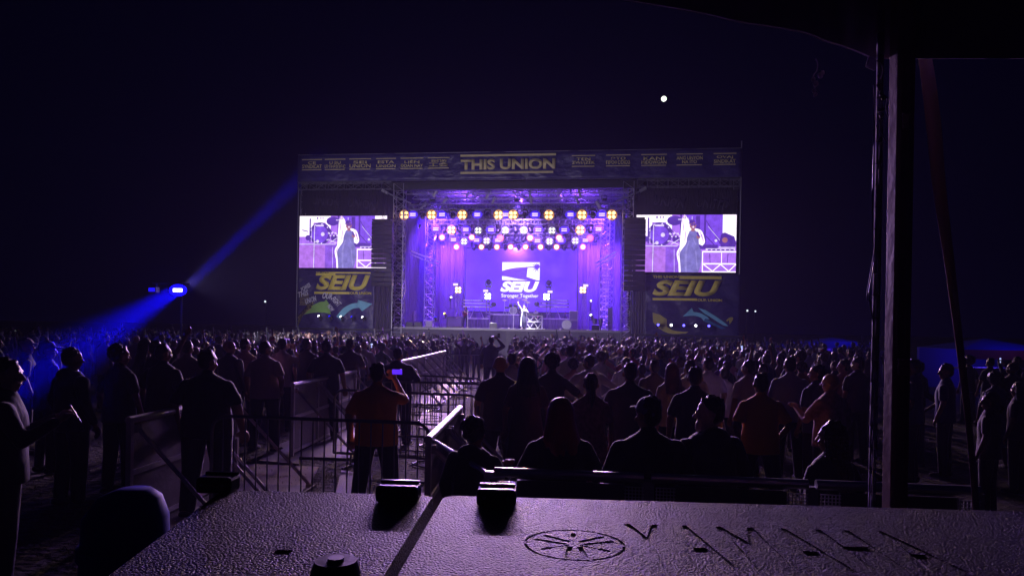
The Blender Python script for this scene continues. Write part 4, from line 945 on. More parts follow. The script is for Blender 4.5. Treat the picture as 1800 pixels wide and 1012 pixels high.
BODY = {}
def body_mesh(fem, aL, aR, turn=0, st=.03, vox=.0115, beard=False):
    key = ('b', fem, aL, aR, turn, st, vox, beard)
    if key in BODY: return BODY[key]
    m = M(); w = .9 if fem else 1.
    m.loft([(0, 0, .86, .10, .08), (0, -.005, .93, .165, .12), (0, 0, 1.0, .16 * (1.03 if fem else 1), .11), (0, .005, 1.12, .135 * w, .10), (0, .005, 1.25, .155 * w, .115), (0, 0, 1.34, .172 * w, .112), (0, -.005, 1.415, .165 * w, .090), (0, -.01, 1.46, .125, .072), (0, -.008, 1.49, .080, .060), (0, -.005, 1.52, .058, .056)], 20)
    limb(m, [(0, -.01, 1.44), (0, .01, 1.58)], [.062, .052])
    for (h, k, a) in legs(st):
        limb(m, [h, k, a], [.092, .056, .038], 12); limb(m, [V(a) + V((0, -.03, -.03)), V(a) + V((0, .14, -.06))], [.042, .032])
    for sx, arm in ((-1, aL), (1, aR)):
        sh = (sx * .175 * w, -.01, 1.385); e, wr = [mir(p, sx) for p in ARMS[arm]]
        limb(m, [sh, e, wr], [.056 * w, .040 * w, .027 * w], 12); hand(m, e, wr, sx, .9 if arm in ('phone', 'filmhigh', 'hold', 'mic', 'cross', 'head') else .45)
    n0 = len(m.bm.verts)
    m.ball((0, -.008, 1.655), (.075, .094, .093), 20, 14); m.ball((0, .022, 1.592), (.056, .062, .068), 16, 12); m.ball((0, .055, 1.545), (.026, .02, .018), 10, 8)
    limb(m, [(0, .085, 1.645), (0, .106, 1.605)], [.010, .014]); m.ball((0, .080, 1.572), (.026, .012, .008), 10, 6)
    for sx in (-1, 1):
        m.ball((sx * .077, -.005, 1.625), (.012, .022, .032), 10, 8); m.ball((sx * .030, .078, 1.662), (.024, .012, .008), 10, 6); m.ball((sx * .038, .066, 1.60), (.022, .02, .02), 8, 6)
    if beard: m.ball((0, .045, 1.545), (.058, .055, .055), 16, 10); m.ball((0, .05, 1.50), (.035, .035, .04), 12, 8)
    m.bm.verts.ensure_lookup_table()
    for v in m.bm.verts[n0:]: v.co = V((v.co.x * 1.07, v.co.y * 1.06, 1.75 + (v.co.z - 1.75) * 1.04))
    if turn:
        r = Matrix.Rotation(turn, 3, 'Z')
        for v in m.bm.verts[n0:]: v.co = r @ v.co
    BODY[key] = remesh(m, vox, 'person', 2); return BODY[key]
def top_mesh(fem, aL, aR, kind='tee', vox=.014):
    key = ('t', fem, aL, aR, kind)
    if key in BODY: return BODY[key]
    m = M(); w = .9 if fem else 1.; e_ = .016; lo = .86 if kind != 'coat' else .25
    rings = [(0, 0, 1.02, .172 * (1 if fem else 1.04) + e_, .125 + e_), (0, .0, 1.13, .158 * w + e_ * 1.4, .115 + e_ * 1.2), (0, .005, 1.25, .168 * w + e_, .122 + e_), (0, 0, 1.34, .178 * w + e_, .116 + e_), (0, -.005, 1.415, .168 * w + e_, .092 + e_), (0, -.008, 1.462, .128 + e_, .074 + e_), (0, -.008, 1.488, .085 + e_, .064 + e_), (0, -.005, 1.505, .064 + e_ * .6, .062 + e_ * .6)]
    low = {'tee': [(0, 0, .85, .182 + e_, .135 + e_)], 'coat': [(0, -.02, .20, .24, .20), (0, -.01, .6, .22, .17), (0, 0, .85, .19 + e_, .14 + e_)],
           'dress': [(0, 0, .42, .27, .22), (0, 0, .7, .225, .18), (0, 0, .90, .19 + e_, .145 + e_)], 'long_dress': [(0, 0, .12, .24, .20), (0, 0, .5, .21, .17), (0, 0, .90, .195 + e_, .15 + e_)]}[{'shirt': 'tee', 'hoodie': 'tee', 'tank': 'tee'}.get(kind, kind)]
    m.loft(low + rings, 22)
    for i in range(7):  # folds
        a = i * 2.4 + (1 if fem else 0); z = .9 + .06 * i
        m.tube((.16 * w * math.cos(a), .115 * math.sin(a), z), (.17 * w * math.cos(a + .8), .12 * math.sin(a + .8), z + .10), .014, 6)
    for sx, arm in ((-1, aL), (1, aR)):
        sh = V((sx * .175 * w, -.01, 1.385)); e, wr = [V(mir(p, sx)) for p in ARMS[arm]]
        if kind in ('shirt', 'hoodie', 'coat'): limb(m, [sh, e, e + (wr - e) * .88], [.066 * w + .006, .052, .040], 12)
        elif kind == 'tank': limb(m, [sh * 1, sh + (e - sh) * .12], [.060, .058], 10)
        else: limb(m, [sh, sh + (e - sh) * .66], [.064 * w, .066 * w], 12)
    if kind == 'hoodie': m.ball((0, -.07, 1.47), (.11, .07, .07), 14, 10)
    else: limb(m, [(0, -.012, 1.46), (0, -.008, 1.505)], [.070, .066], 14)
    BODY[key] = remesh(m, vox, 'clothing', 1); return BODY[key]
def bottom_mesh(fem, st=.03, kind='trousers'):
    key = ('l', fem, st, kind)
    if key in BODY: return BODY[key]
    m = M(); m.loft([(0, -.005, .84, .13, .11), (0, -.008, .90, .180, .138), (0, 0, 1.0, .172, .124), (0, 0, 1.05, .165, .12)], 20)
    for (h, k, a) in legs(st):
        if kind == 'shorts': limb(m, [h, V(k) + V((0, 0, .06))], [.104, .086], 12)
        else: limb(m, [h, k, V(a) + V((0, 0, .0))], [.104, .074, .062], 12)
    BODY[key] = remesh(m, .015, kind, 1); return BODY[key]
def shoe_mesh(st=.03):
    key = ('s', st)
    if key in BODY: return BODY[key]
    m = M()
    for (h, k, a) in legs(st): limb(m, [V(a) + V((0, -.045, -.045)), V(a) + V((0, .04, -.04)), V(a) + V((0, .155, -.055))], [.045, .048, .036])
    BODY[key] = remesh(m, .015, 'shoes', 1); return BODY[key]
def hair_mesh(style, rs=1):
    key = ('h', style, rs)
    if key in BODY: return BODY[key]
    rn = random.Random(hash(style) % 999 if False else sum(map(ord, style)) + rs); m = M(); sm = 1
    if style in ('short', 'bun', 'pony', 'long', 'bob', 'braids', 'curly'):
        m.ball((0, -.020, 1.668), (.083, .094, .094), 20, 14); m.ball((0, -.045, 1.63), (.074, .066, .082), 16, 12)
        for k in range(16):
            a = rn.uniform(0, 6.28); e = rn.uniform(.1, 1.3); p = V((.078 * math.cos(a) * math.cos(e), -.02 + .085 * math.sin(a) * math.cos(e), 1.67 + .09 * math.sin(e)))
            if p.y < .05: m.ball(p, (.02, .024, .018), 8, 6)
    if style in ('bun', 'long', 'curly', 'bob'): m.ball((0, -.025, 1.68), (.090, .100, .092), 20, 12)
    if style == 'bun': m.ball((0, -.07, 1.765), (.045, .045, .042), 14, 10)
    if style == 'pony': limb(m, [(0, -.10, 1.70), (0, -.15, 1.66), (.01, -.14, 1.52), (.0, -.13, 1.38)], [.03, .035, .034, .012])
    if style in ('long', 'bob'):
        zl = 1.34 if style == 'long' else 1.50
        for k in range(26):
            a = math.pi * (1.0 + k / 25.) ; x, y = .082 * math.cos(a), -.02 + .085 * math.sin(a); sway = rn.uniform(-.015, .015)
            limb(m, [(x * .9, y, 1.68), (x * 1.05, y - .005, 1.58), (x * 1.38 + sway, y - .03 + sway, (1.58 + zl) / 2), (x * 1.5 + sway * 2, y - .035, zl + rn.uniform(-.05, .05))], [.027, .028, .025, .008], 7)
    if style == 'braids':
        for k in range(15):
            a = math.pi * (.85 + 1.3 * k / 14.); x, y = .088 * math.cos(a), -.02 + .09 * math.sin(a)
            pts = [(x * .9, y, 1.68)]; zz = 1.66
            while zz > 1.22: pts.append((x * (1.05 + (1.66 - zz) * .6) + rn.uniform(-.006, .006), y - (1.66 - zz) * .10, zz)); zz -= .028
            for j, p in enumerate(pts): m.ball(p, (.012 + .003 * (j % 2),) * 3, 7, 5)
    if style == 'afro': m.ball((0, -.02, 1.69), (.135, .135, .13), 24, 16); [m.ball(V((0, -.02, 1.69)) + V((rn.gauss(0, 1), rn.gauss(0, 1) - .3, rn.gauss(0, 1))).normalized() * .122, (.025,) * 3, 7, 5) for _ in range(60)]; m.ball((0, .10, 1.60), (.0, .0, .0), 4, 3) if False else None
    if style == 'curly': [m.ball(V((0, -.03, 1.67)) + V((rn.gauss(0, 1), rn.gauss(-.4, .8), rn.gauss(.3, 1))).normalized() * .095, (.024,) * 3, 7, 5) for _ in range(50)]
    if style == 'cap': m.ball((0, -.008, 1.672), (.088, .104, .092), 22, 14); m.ball((0, .11, 1.672), (.068, .075, .012), 16, 6); m.ball((0, -.02, 1.765), (.01, .01, .006), 8, 5); m.box((0, -.09, 1.64), (.09, .03, .02))
    if style == 'beanie': m.ball((0, -.012, 1.675), (.090, .104, .105), 22, 14)
    vox = .0065 if style == 'braids' else .010
    BODY[key] = remesh(m, vox, 'hair', 0 if style in ('braids', 'curly', 'afro') else 1); return BODY[key]
def col(o, c): o.color = (*c, 1); return o
SKT = [(.30, .16, .10), (.42, .25, .17), (.16, .08, .05), (.22, .12, .08), (.50, .33, .25), (.10, .055, .04)]
HRC = [(.010, .008, .008), (.02, .012, .008), (.035, .02, .012), (.012, .010, .012), (.09, .05, .025)]
def bulked(me, key, b):
    k2 = (key, b)
    if b == 1: return me
    if k2 in BODY: return BODY[k2]
    c = me.copy(); d = 1 + (b - 1) * .65; n = len(c.vertices); co = np.empty(n * 3, np.float32); c.vertices.foreach_get('co', co); co = co.reshape(n, 3)
    t = np.clip((co[:, 2] - 1.44) / .09, 0, 1) * ((co[:, 0] ** 2 + co[:, 1] ** 2) < .0225)
    b_ = b - (b - 1) * .45 * np.clip((co[:, 2] - 1.2) / .2, 0, 1); co[:, 0] *= b_ * (1 - t) + t; co[:, 1] *= d * (1 - t) + t; c.vertices.foreach_set('co', co.ravel())
    BODY[k2] = c; return c
def person(loc, h, face, label, fem=False, arms=('down', 'down'), turn=0., st=.03, top='tee', tcol=(.03, .03, .04), bottom='trousers', bcol=(.02, .02, .03), hair='short', hcol=HRC[0], skin=SKT[0], group=None, wide=1., vox=.0115, stage=False, beard=False, topmat=None, hatcol=None, hr=1):
    bq = 1 if wide < 1.06 else 1.12 if wide < 1.18 else 1.25 if wide < 1.33 else 1.42
    me = body_mesh(fem, arms[0], arms[1], turn, st, vox, beard)
    me = bulked(me, ('b', fem, arms, turn, st, vox, beard), bq)
    if not me.materials: me.materials.append(SKIN)
    o = bpy.data.objects.new('person', me); COL.objects.link(o); col(o, skin)
    s = h / 1.75; mt = Matrix.Translation(V(loc)) @ Matrix.Rotation(face, 4, 'Z') @ Matrix.Diagonal((s, s, s, 1))
    if group: mt = mt @ Euler((rnd.uniform(-.05, .04), rnd.uniform(-.035, .035), 0)).to_matrix().to_4x4()
    o.matrix_world = (ST @ mt) if stage else mt
    tag(o, label, 'person', group)
    def part(nm, me, mt_, c, rz=0.):
        if not me.materials: me.materials.append(mt_)
        p = bpy.data.objects.new(nm, me); COL.objects.link(p); p.parent = o; col(p, c)
        if rz: p.rotation_euler.z = rz
        if mt_ is not me.materials[0]: p.material_slots[0].link = 'OBJECT'; p.material_slots[0].material = mt_
        return p
    tm = bulked(top_mesh(fem, arms[0], arms[1], top), ('t', fem, arms, top), bq)
    part({'tee': 't_shirt', 'shirt': 'shirt', 'hoodie': 'hoodie', 'tank': 'tank_top', 'coat': 'coat', 'dress': 'dress', 'long_dress': 'dress'}[top], tm, topmat or CLOTH, tcol)
    if top not in ('long_dress',): part(bottom, bulked(bottom_mesh(fem, st, bottom), ('l', fem, st, bottom), bq), CLOTH, bcol)
    if loc_near(loc, stage): part('shoes', bulked(shoe_mesh(st), ('s', st), bq), CLOTH, (.03, .03, .03))
    if hair == 'cap_bald' or hair == 'cap':
        part('hair', hair_mesh('short'), HAIR, hcol, turn); part('cap', hair_mesh('cap'), CLOTH, hatcol or (.03, .03, .05), turn)
    elif hair != 'bald': part('beanie' if hair == 'beanie' else 'hair', hair_mesh(hair, hr), CLOTH if hair == 'beanie' else HAIR, hatcol if (hair == 'beanie' and hatcol) else hcol, turn)
    return o
def loc_near(loc, stage): return (not stage) and loc[1] < 24
def phone(o, off, label, lit=True, tilt=0., blue=False):
    t = bpy.data.objects.new('smartphone', None); COL.objects.link(t)
    t.matrix_world = o.matrix_world @ Matrix.Translation(V(off)) @ Matrix.Rotation(tilt, 4, 'X')
    tag(t, label, 'phone', 'phones held up by the crowd')
    m = M(); m.box((0, 0, 0), (.125 if blue else .075, .009, .065 if blue else .15), bev=.003); m.build('casing', BPLAST, t)
    m = M(); m.box((0, -.0055, 0), (.115 if blue else .069, .002, .056 if blue else .14)); m.build('display', E['purple'] if blue else (mat('phone_glow', (.1, .1, .2), emit=(.45, .5, 1), estr=1.2, sample='NONE') if lit else BPLAST), t)
def P3(x, ytop, D):
    p = at(x, ytop, D); return (p.x, D, 0), min(p.z, 1.88)
heroes = []
def hero(x, yt, D, label, face=0., **k):
    loc, h = P3(x, yt, D); heroes.append((loc[0], D)); return person(loc, h, face, label, **k)
ORG = (.62, .17, .06)
o = hero(664, 639, 8.0, 'person in orange t-shirt seen from behind, filming the stage with a phone', -.05, arms=('down', 'phone'), tcol=(.95, .36, .06), top='tee', hair='short', st=.07, wide=1.22, skin=SKT[1], vox=.009)
phone(o, (.145, .36, 1.64), 'phone with blue screen held up by the person in orange', True, 0, True)
hero(880, 625, 9.2, 'bald person in dark shirt with hands low, standing beside the right aisle barrier', 0, arms=('down', 'low'), hair='bald', wide=1.12, skin=SKT[1], top='tee', tcol=(.03, .03, .05))
hero(927, 630, 8.6, 'person with long dark hair in grey dress next to the bald person', .1, fem=True, hair='long', top='dress', tcol=(.10, .06, .07), arms=('down', 'down'), bottom='shorts', st=.05)
hero(971, 622, 9.8, 'person in dark t-shirt with right hand on hip, before the white shirt', 0, fem=True, arms=('down', 'hips'), hair='curly', tcol=(.03, .025, .04))
hero(1003, 598, 13.5, 'tall person in white shirt seen from behind near the aisle', -.1, arms=('down', 'down'), top='shirt', tcol=(.60, .56, .58), wide=1.15)
hero(1039, 658, 8.0, 'person with ponytail in reddish floral dress seen from behind', 0, fem=True, hair='pony', top='dress', tcol=(.42, .16, .17), topmat=FLORAL, arms=('down', 'down'), bottom='shorts', hcol=(.03, .012, .01), wide=1.05)
hero(1108, 638, 8.5, 'broad person in black t-shirt right of the floral dress', 0, arms=('down', 'down'), tcol=(.02, .02, .035), wide=1.2, skin=SKT[0])
hero(985, 702, 5.1, 'person with long red hair, nearest row, back to the camera', .1, fem=True, hair='long', hcol=(.5, .06, .03), tcol=(.015, .012, .02), top='shirt', wide=1.22, vox=.009, hr=4)
hero(1140, 699, 5.0, 'person in white-fronted baseball cap and black shirt, nearest row', .15, turn=.35, hair='cap', hatcol=(.16, .15, .24), tcol=(.012, .012, .02), top='shirt', wide=1.3, vox=.009, skin=SKT[1])
hero(835, 735, 5.3, 'short person with curly dark hair in leather jacket behind the right barricade', -.5, hair='curly', tcol=(.025, .022, .03), top='hoodie', wide=1.15, arms=('down', 'hold'), hr=3)
hero(1248, 698, 5.2, 'person in profile with grey beard and dark hoodie, face lit from the left', .35, turn=1.0, hair='short', beard=True, tcol=(.015, .015, .03), top='hoodie', wide=1.25, vox=.009, skin=(.48, .34, .30))
hero(1338, 657, 8.0, 'person in bright orange t-shirt and black trousers standing legs apart', 0, arms=('pocket', 'pocket'), tcol=(1.0, .48, .03), st=.13, wide=1.12, skin=SKT[2])
hero(1389, 628, 10.5, 'person in light blue shirt behind the bright orange t-shirt', 0, top='shirt', tcol=(.36, .38, .55), wide=1.15)
hero(1460, 656, 8.6, 'person with shaved head in patterned pinkish shirt turned to the left', .5, turn=.5, hair='bald', tcol=(.42, .22, .25), topmat=FLORAL, top='tee', arms=('hold', 'down'), wide=1.25, skin=(.5, .3, .27))
hero(1462, 742, 4.95, 'person with long braids and dark top, nearest row by the tent pole', .35, turn=.5, fem=True, hair='braids', hcol=(.04, .02, .012), tcol=(.02, .015, .03), wide=1.1, vox=.009)
hero(1222, 646, 8.3, 'person in black t-shirt with short hair in front of the white plaid shirt', -.1, tcol=(.02, .02, .03), wide=1.1)
hero(1180, 640, 10.2, 'person with long auburn hair in cream blouse leaning to the left', .3, fem=True, hair='long', hcol=(.14, .05, .03), top='shirt', tcol=(.50, .38, .32))
hero(1213, 634, 10.8, 'person in pale shirt behind the black t-shirt, ear lit', 0, tcol=(.45, .36, .36), top='shirt', wide=1.1)
hero(1245, 628, 11.5, 'person in pale polo shirt right of centre, short hair', .2, tcol=(.42, .38, .46), wide=1.1)
hero(1316, 633, 10.6, 'person in white t-shirt facing half left at the right of the crowd', .3, turn=.4, tcol=(.50, .42, .46), wide=1.05)
hero(1342, 640, 12.0, 'person with short hair between the white and light blue shirts', 0, tcol=(.10, .07, .09))
hero(1405, 617, 14.0, 'person with curly hair beside the light blue shirt', .2, turn=.6, hair='curly', tcol=(.06, .05, .09), fem=True)
hero(1436, 641, 9.6, 'person in dark blue shirt behind the pinkish patterned shirt', .4, turn=.5, tcol=(.05, .05, .14))
hero(1508, 627, 12.0, 'thin person in dark clothes with lit head close to the tent pole', .2, turn=.6, tcol=(.05, .04, .06), skin=SKT[1])
hero(1483, 632, 12.5, 'person with pink sleeve near the tent pole', .3, turn=.7, tcol=(.30, .12, .16))
hero(1605, 632, 10.5, 'person in blue shirt facing left just right of the tent pole', .9, turn=.5, tcol=(.05, .05, .25), hair='short')
hero(1663, 640, 11.0, 'person in dark blue shirt facing left beyond the strap', .8, turn=.5, tcol=(.04, .04, .18))
hero(1740, 690, 8.5, 'person in dim pinkish top at the far right', .7, turn=.5, fem=True, tcol=(.05, .03, .04), hair='bob')
hero(1790, 672, 10.0, 'person in light top at the right picture edge', .6, fem=True, tcol=(.10, .06, .08), hair='long')
# left side
hero(366, 600, 8.0, 'large person in black shirt behind the left barricades', -.1, turn=-.35, tcol=(.015, .015, .02), wide=1.45, arms=('down', 'down'), skin=SKT[1])
hero(404, 583, 12.6, 'bald person in dark jacket looking right, left of the aisle', -.3, turn=-.6, hair='bald', top='shirt', tcol=(.03, .03, .04), wide=1.1, skin=SKT[0], st=.06)
hero(432, 583, 14.0, 'person in pink t-shirt left of the aisle', -.3, turn=-.3, tcol=(.50, .25, .28), wide=1.1, skin=SKT[1])
hero(467, 591, 12.2, 'person in white t-shirt with hand on hip, left of the aisle', -.2, turn=-.5, tcol=(.36, .30, .34), wide=1.25, arms=('down', 'pocket'), skin=SKT[0], st=.05)
hero(497, 594, 14.5, 'person in white t-shirt raising a small phone, left of the aisle', -.1, tcol=(.48, .40, .44), arms=('phone', 'phone'), skin=SKT[1])
hero(540, 585, 15, 'person in dark t-shirt and short hair left of the barricade row', -.2, turn=-.4, tcol=(.05, .04, .06))
hero(575, 588, 13.5, 'broad person in dark shirt just left of the braced barricades', -.1, tcol=(.02, .02, .03), wide=1.2)
hero(616, 590, 15.5, 'person with arms crossed beside the barricade row', -.2, tcol=(.08, .05, .06), arms=('cross', 'cross'), wide=1.1)
hero(700, 612, 13.2, 'broad person in black jacket leaning on the aisle barrier', -.2, tcol=(.02, .02, .04), top='hoodie', wide=1.5, arms=('hold', 'hold'))
pu = hero(14, 622, 5.6, 'person in thin dark shirt looking at a phone at the left edge', -1.0, turn=-.35, tcol=(.03, .025, .045), arms=('hold', 'hold'), top='shirt', wide=1.05, skin=(.4, .24, .2), vox=.009)
phone(pu, (0, .43, 1.33), 'dark phone held low by the person at the left edge', False, .5)
hero(47, 586, 11.5, 'person with pale cap turned right, behind the phone user', -.9, turn=-.4, tcol=(.02, .02, .03), hair='cap', hatcol=(.45, .38, .42), skin=SKT[4])
hero(185, 577, 17, 'person in pale collar under the blue beam', -.5, turn=-.4, tcol=(.25, .22, .28), top='shirt')
hero(275, 578, 11.5, 'person with curly hair raising an arm at the left', -.3, arms=('down', 'wave'), hair='short', tcol=(.02, .02, .03), fem=False)
hero(258, 590, 12, 'person with long hair and striped top at the left', -.3, turn=-.5, fem=True, hair='long', tcol=(.12, .10, .12), topmat=FLORAL)
hero(330, 592, 12, 'person in grey t-shirt behind the large person in black', -.2, tcol=(.12, .10, .13), wide=1.15)
hero(128, 612, 8.4, 'person in black hoodie in the dark at far left, two behind the phone user', -.5, turn=-.4, tcol=(.012, .012, .02), top='hoodie', wide=1.2)
hero(212, 603, 9.0, 'person in black shirt in the dark left of the nearest barricade', -.3, turn=-.5, tcol=(.015, .012, .02), hair='curly', wide=1.15, fem=True)
hero(288, 598, 9.8, 'broad person in black t-shirt just behind the nearest barricade', -.3, turn=-.3, tcol=(.012, .012, .02), wide=1.3)
hero(84, 598, 10.2, 'person in dark cap in the dark far left crowd', -.5, turn=-.5, tcol=(.02, .02, .03), hair='cap', hatcol=(.02, .02, .03))
# aisle
hero(817, 595, 28.3, 'person with both hands on head in the aisle', 0, arms=('head', 'head'), tcol=(.05, .04, .07))
hero(838, 603, 28.8, 'thin person raising one arm straight up in the aisle', 0, arms=('down', 'up'), tcol=(.04, .03, .05), skin=SKT[1])
oo = hero(864, 587, 23, 'person in dark jacket filming at the right of the aisle', -.2, arms=('down', 'filmhigh'), tcol=(.03, .03, .05), top='shirt', wide=1.2)
phone(oo, (.15, .33, 1.78), 'dark phone held by the person in dark jacket in the aisle', False)

# performers on the deck
def perf(X, Ytop, Y0, d, label, face, **k):
    x, yt = z7(X, Ytop); p = S(x, 575, d); h = S(x, yt, d).z - DZ
    return person((p.x, d, DZ), h, face, label, stage=True, **k)
s1 = perf(790, 655, 880, 1.0, 'singer in dark dress and long white coat at centre stage', math.pi + .25, fem=True, top='coat', tcol=(.85, .85, .80), arms=('mic', 'wave'), hair='bun', skin=SKT[0], bottom='trousers', bcol=(.85, .85, .8), wide=1.1)
dm = M(); dm.loft([(0, .12, .12, .17, .13), (0, .12, .5, .19, .13), (0, .11, .8, .185, .12), (0, .09, 1.0, .16, .10), (0, .08, 1.12, .13, .10), (0, .085, 1.25, .14, .10), (0, .07, 1.38, .12, .09)], 20)
d_ = link('dress', dm.mesh('dress'), CLOTH, s1, True); col(d_, (.03, .03, .07))
t = bpy.data.objects.new('microphone', None); COL.objects.link(t); t.matrix_world = s1.matrix_world @ Matrix.Translation((-.07, .25, 1.56)); tag(t, 'hand microphone held by the singer at centre stage', 'microphone')
m = M(); m.tube((0, 0, -.1), (0, 0, .04), .014, 8, .018); m.build('handle', BLACK, t); m = M(); m.ball((0, 0, .06), (.026,) * 3, 10, 8); m.build('grille', STEEL, t)
s2 = perf(215, 668, 870, 1.6, 'guitarist in dark clothes stepping at the left of the deck', math.pi - .3, arms=('hold', 'hold'), hair='long', tcol=(.04, .04, .06), st=.12)
gt = bpy.data.objects.new('electric_guitar', None); COL.objects.link(gt); gt.matrix_world = s2.matrix_world @ Matrix.Translation((0, .22, 1.08)) @ Euler((0, .35, 0)).to_matrix().to_4x4(); tag(gt, 'dark electric guitar held by the guitarist', 'guitar')
m = M(); m.prism(smooth_curve([(-.2, -.13), (-.24, .02), (-.18, .13), (-.08, .09), (.04, .13), (.12, .10), (.08, 0), (.14, -.12), (.04, -.15), (-.06, -.10), (-.2, -.13)], 4)[:-1], -.02, .025); m.build('body', mat('guitar_lacquer', (.20, .03, .04), .2), gt)
m = M(); m.box((.40, 0, 0), (.62, .025, .045)); m.box((.77, 0, .01), (.16, .02, .07)); m.build('neck', WOOD, gt)
perf(720, 655, 740, 7.2, 'drummer sitting behind the drum kit', math.pi, arms=('hold', 'hold'), tcol=(.05, .05, .06), hair='short').location
dj_p = perf(905, 700, 860, 2.55, 'disc jockey in dark clothes bending over the truss table', math.pi, arms=('low', 'low'), tcol=(.03, .03, .05), hair='cap', turn=0)
perf(1200, 720, 860, 6.3, 'keyboard player in dark clothes at the right riser', math.pi, arms=('hold', 'hold'), tcol=(.05, .05, .08))

# the crowd
GL, GR_ = 'standing spectators left of the aisle', 'standing spectators right of the aisle'
spots = []
D = 9.6
while D < 46:
    sp_ = .80 + (.30 if D < 16 else .06) + max(0, D - 30) * .004
    x = -34.0
    while x < 26:
        X = x + rnd.uniform(-.28, .28); Y = D + rnd.uniform(-.3, .3); x += sp_
        u = X / Y * F + 900
        if u < -40 or u > (1830 if 11.5 < Y < 18 else 1560): continue
        if -3.2 + (Y - 10) * .02 < X < (-.15 if Y < 28 else -.7) and Y < 44: continue
        if X < 0 and X > XL(Y) - .45: continue
        if X > 0 and Y < 11 and X < 4.2 and Y < 11.0 and u < 1440: continue
        if -5.2 < X < 0 and Y < 11: continue
        dens = 1.0
        if u < 520: dens = .55 + .4 * max(0, u) / 520
        if u < 250: dens *= .6
        if Y < 20 and abs(X - (-4.6 - (Y - 6) * .38)) < .9: continue
        if u > 1460: dens = .5
        if u > 1560: dens = .42
        if Y > 30 and u > 1330: dens *= .6
        if Y < 13 and u < 250: dens *= .5
        if Y > 14: dens *= min(1, max(.45, 1.0 + 1.1 * noise.noise(V((X * .33, Y * .33, 2)))))
        if rnd.random() > dens * .97: continue
        if any((X - a) ** 2 + (Y - b) ** 2 < .30 for a, b in heroes): continue
        spots.append((Y, X))
    D += sp_ * .98
spots.sort()
TOPS = [('black', (.015, .015, .02)), ('black', (.02, .02, .03)), ('dark blue', (.03, .04, .12)), ('grey', (.16, .15, .17)), ('white', (.55, .50, .54)), ('purple', (.18, .05, .30)), ('purple', (.14, .05, .26)), ('red', (.30, .04, .05)), ('dark green', (.03, .08, .05)), ('pink', (.42, .18, .24)), ('white', (.60, .56, .58)), ('pale grey', (.38, .35, .38)), ('brown', (.12, .07, .05)), ('light blue', (.25, .3, .5))]
WORDS = {'tee': 't-shirt', 'shirt': 'long-sleeved shirt', 'hoodie': 'hoodie', 'tank': 'sleeveless top', 'dress': 'dress'}
HW = {'short': 'short-haired', 'bun': 'bun-haired', 'pony': 'ponytailed', 'long': 'long-haired', 'bob': 'bob-haired', 'curly': 'curly-haired', 'afro': 'afro-haired', 'cap': 'capped', 'bald': 'bald', 'beanie': 'beanie-wearing'}
AW = {('down', 'down'): 'arms down', ('phone', 'phone'): 'filming', ('up', 'up'): 'both arms raised', ('down', 'up'): 'one arm raised', ('cross', 'cross'): 'arms crossed', ('hips', 'hips'): 'hands on hips', ('down', 'hips'): 'hand on hip', ('filmhigh', 'filmhigh'): 'holding something up', ('down', 'pocket'): 'hand at side'}
COMBO_M = [('down', 'down')] * 6 + [('cross', 'cross'), ('hips', 'hips'), ('phone', 'phone'), ('down', 'up'), ('filmhigh', 'filmhigh'), ('down', 'pocket')]
COMBO_F = [('down', 'down')] * 6 + [('phone', 'phone'), ('down', 'hips'), ('up', 'up'), ('filmhigh', 'filmhigh')]
nind = 300 - len(heroes) - 6
used = {}
def where(u, Y):
    sec = ['far left of', 'left of', 'beside', 'beside', 'right of', 'far right of']
    if u < 300: a = 'at far left'
    elif u < 520: a = 'below the blue beam' if u < 420 else 'beyond the left screen'
    elif u < 690: a = 'below the left screen'
    elif u < 830: a = 'left of the aisle'
    elif u < 1010: a = 'right of the aisle'
    elif u < 1120: a = 'below the right tower'
    elif u < 1300: a = 'below the right screen'
    else: a = 'beyond the right screen'
    b = 'near rows' if Y < 15 else ('middle rows' if Y < 21 else 'far rows')
    return a, b
bodies = []
for i, (Y, X) in enumerate(spots[:nind]):
    fem = rnd.random() < .48; u = X / Y * F + 900
    arms = rnd.choice(COMBO_F if fem else COMBO_M)
    if Y < 13 and arms[0] in ('up',): arms = ('down', 'down')
    hair = rnd.choice(['short', 'bun', 'pony', 'long', 'long', 'bob', 'curly', 'afro']) if fem else rnd.choice(['short', 'short', 'short', 'short', 'bald', 'cap', 'curly', 'beanie'])
    top = rnd.choice(['tee', 'tee', 'shirt', 'tank', 'dress']) if fem else rnd.choice(['tee', 'tee', 'tee', 'shirt', 'hoodie'])
    cn, cc = rnd.choice(TOPS if u < 1540 else TOPS[:3]); turn = rnd.choice([0, 0, 0, .5, -.5]); hc = rnd.choice(HRC)
    face = (-math.atan2(0 - X, 55 - Y)) + rnd.uniform(-.35, .35)
    a, b = where(u, Y)
    lab = '%s person in %s %s, %s, %s %s' % (HW[hair], cn, WORDS[top], AW[arms], b, a)
    h = rnd.uniform(1.54, 1.68) if fem else rnd.uniform(1.63, 1.80)
    o = person((X, Y, 0), h, face, lab, fem, arms, turn, .03 if i % 3 else .06, top, cc, 'trousers' if top != 'dress' else 'shorts', rnd.choice([(.02, .02, .03), (.04, .045, .08), (.10, .09, .08)]), hair, hc, rnd.choice(SKT), GL if X < -1 else GR_, rnd.uniform(.95, 1.22), hatcol=rnd.choice([(.03, .03, .05), (.5, .48, .5), (.3, .03, .04), (.14, .05, .26)]))
    if arms in (('phone', 'phone'),) and rnd.random() < .6:
        phone(o, (0, .40, 1.63), 'phone held by person in %s %s, %s %s' % (cn, WORDS[top], b, a), rnd.random() < .5)
print('spots', len(spots), 'individuals', nind, 'last D', spots[min(nind, len(spots)) - 1])
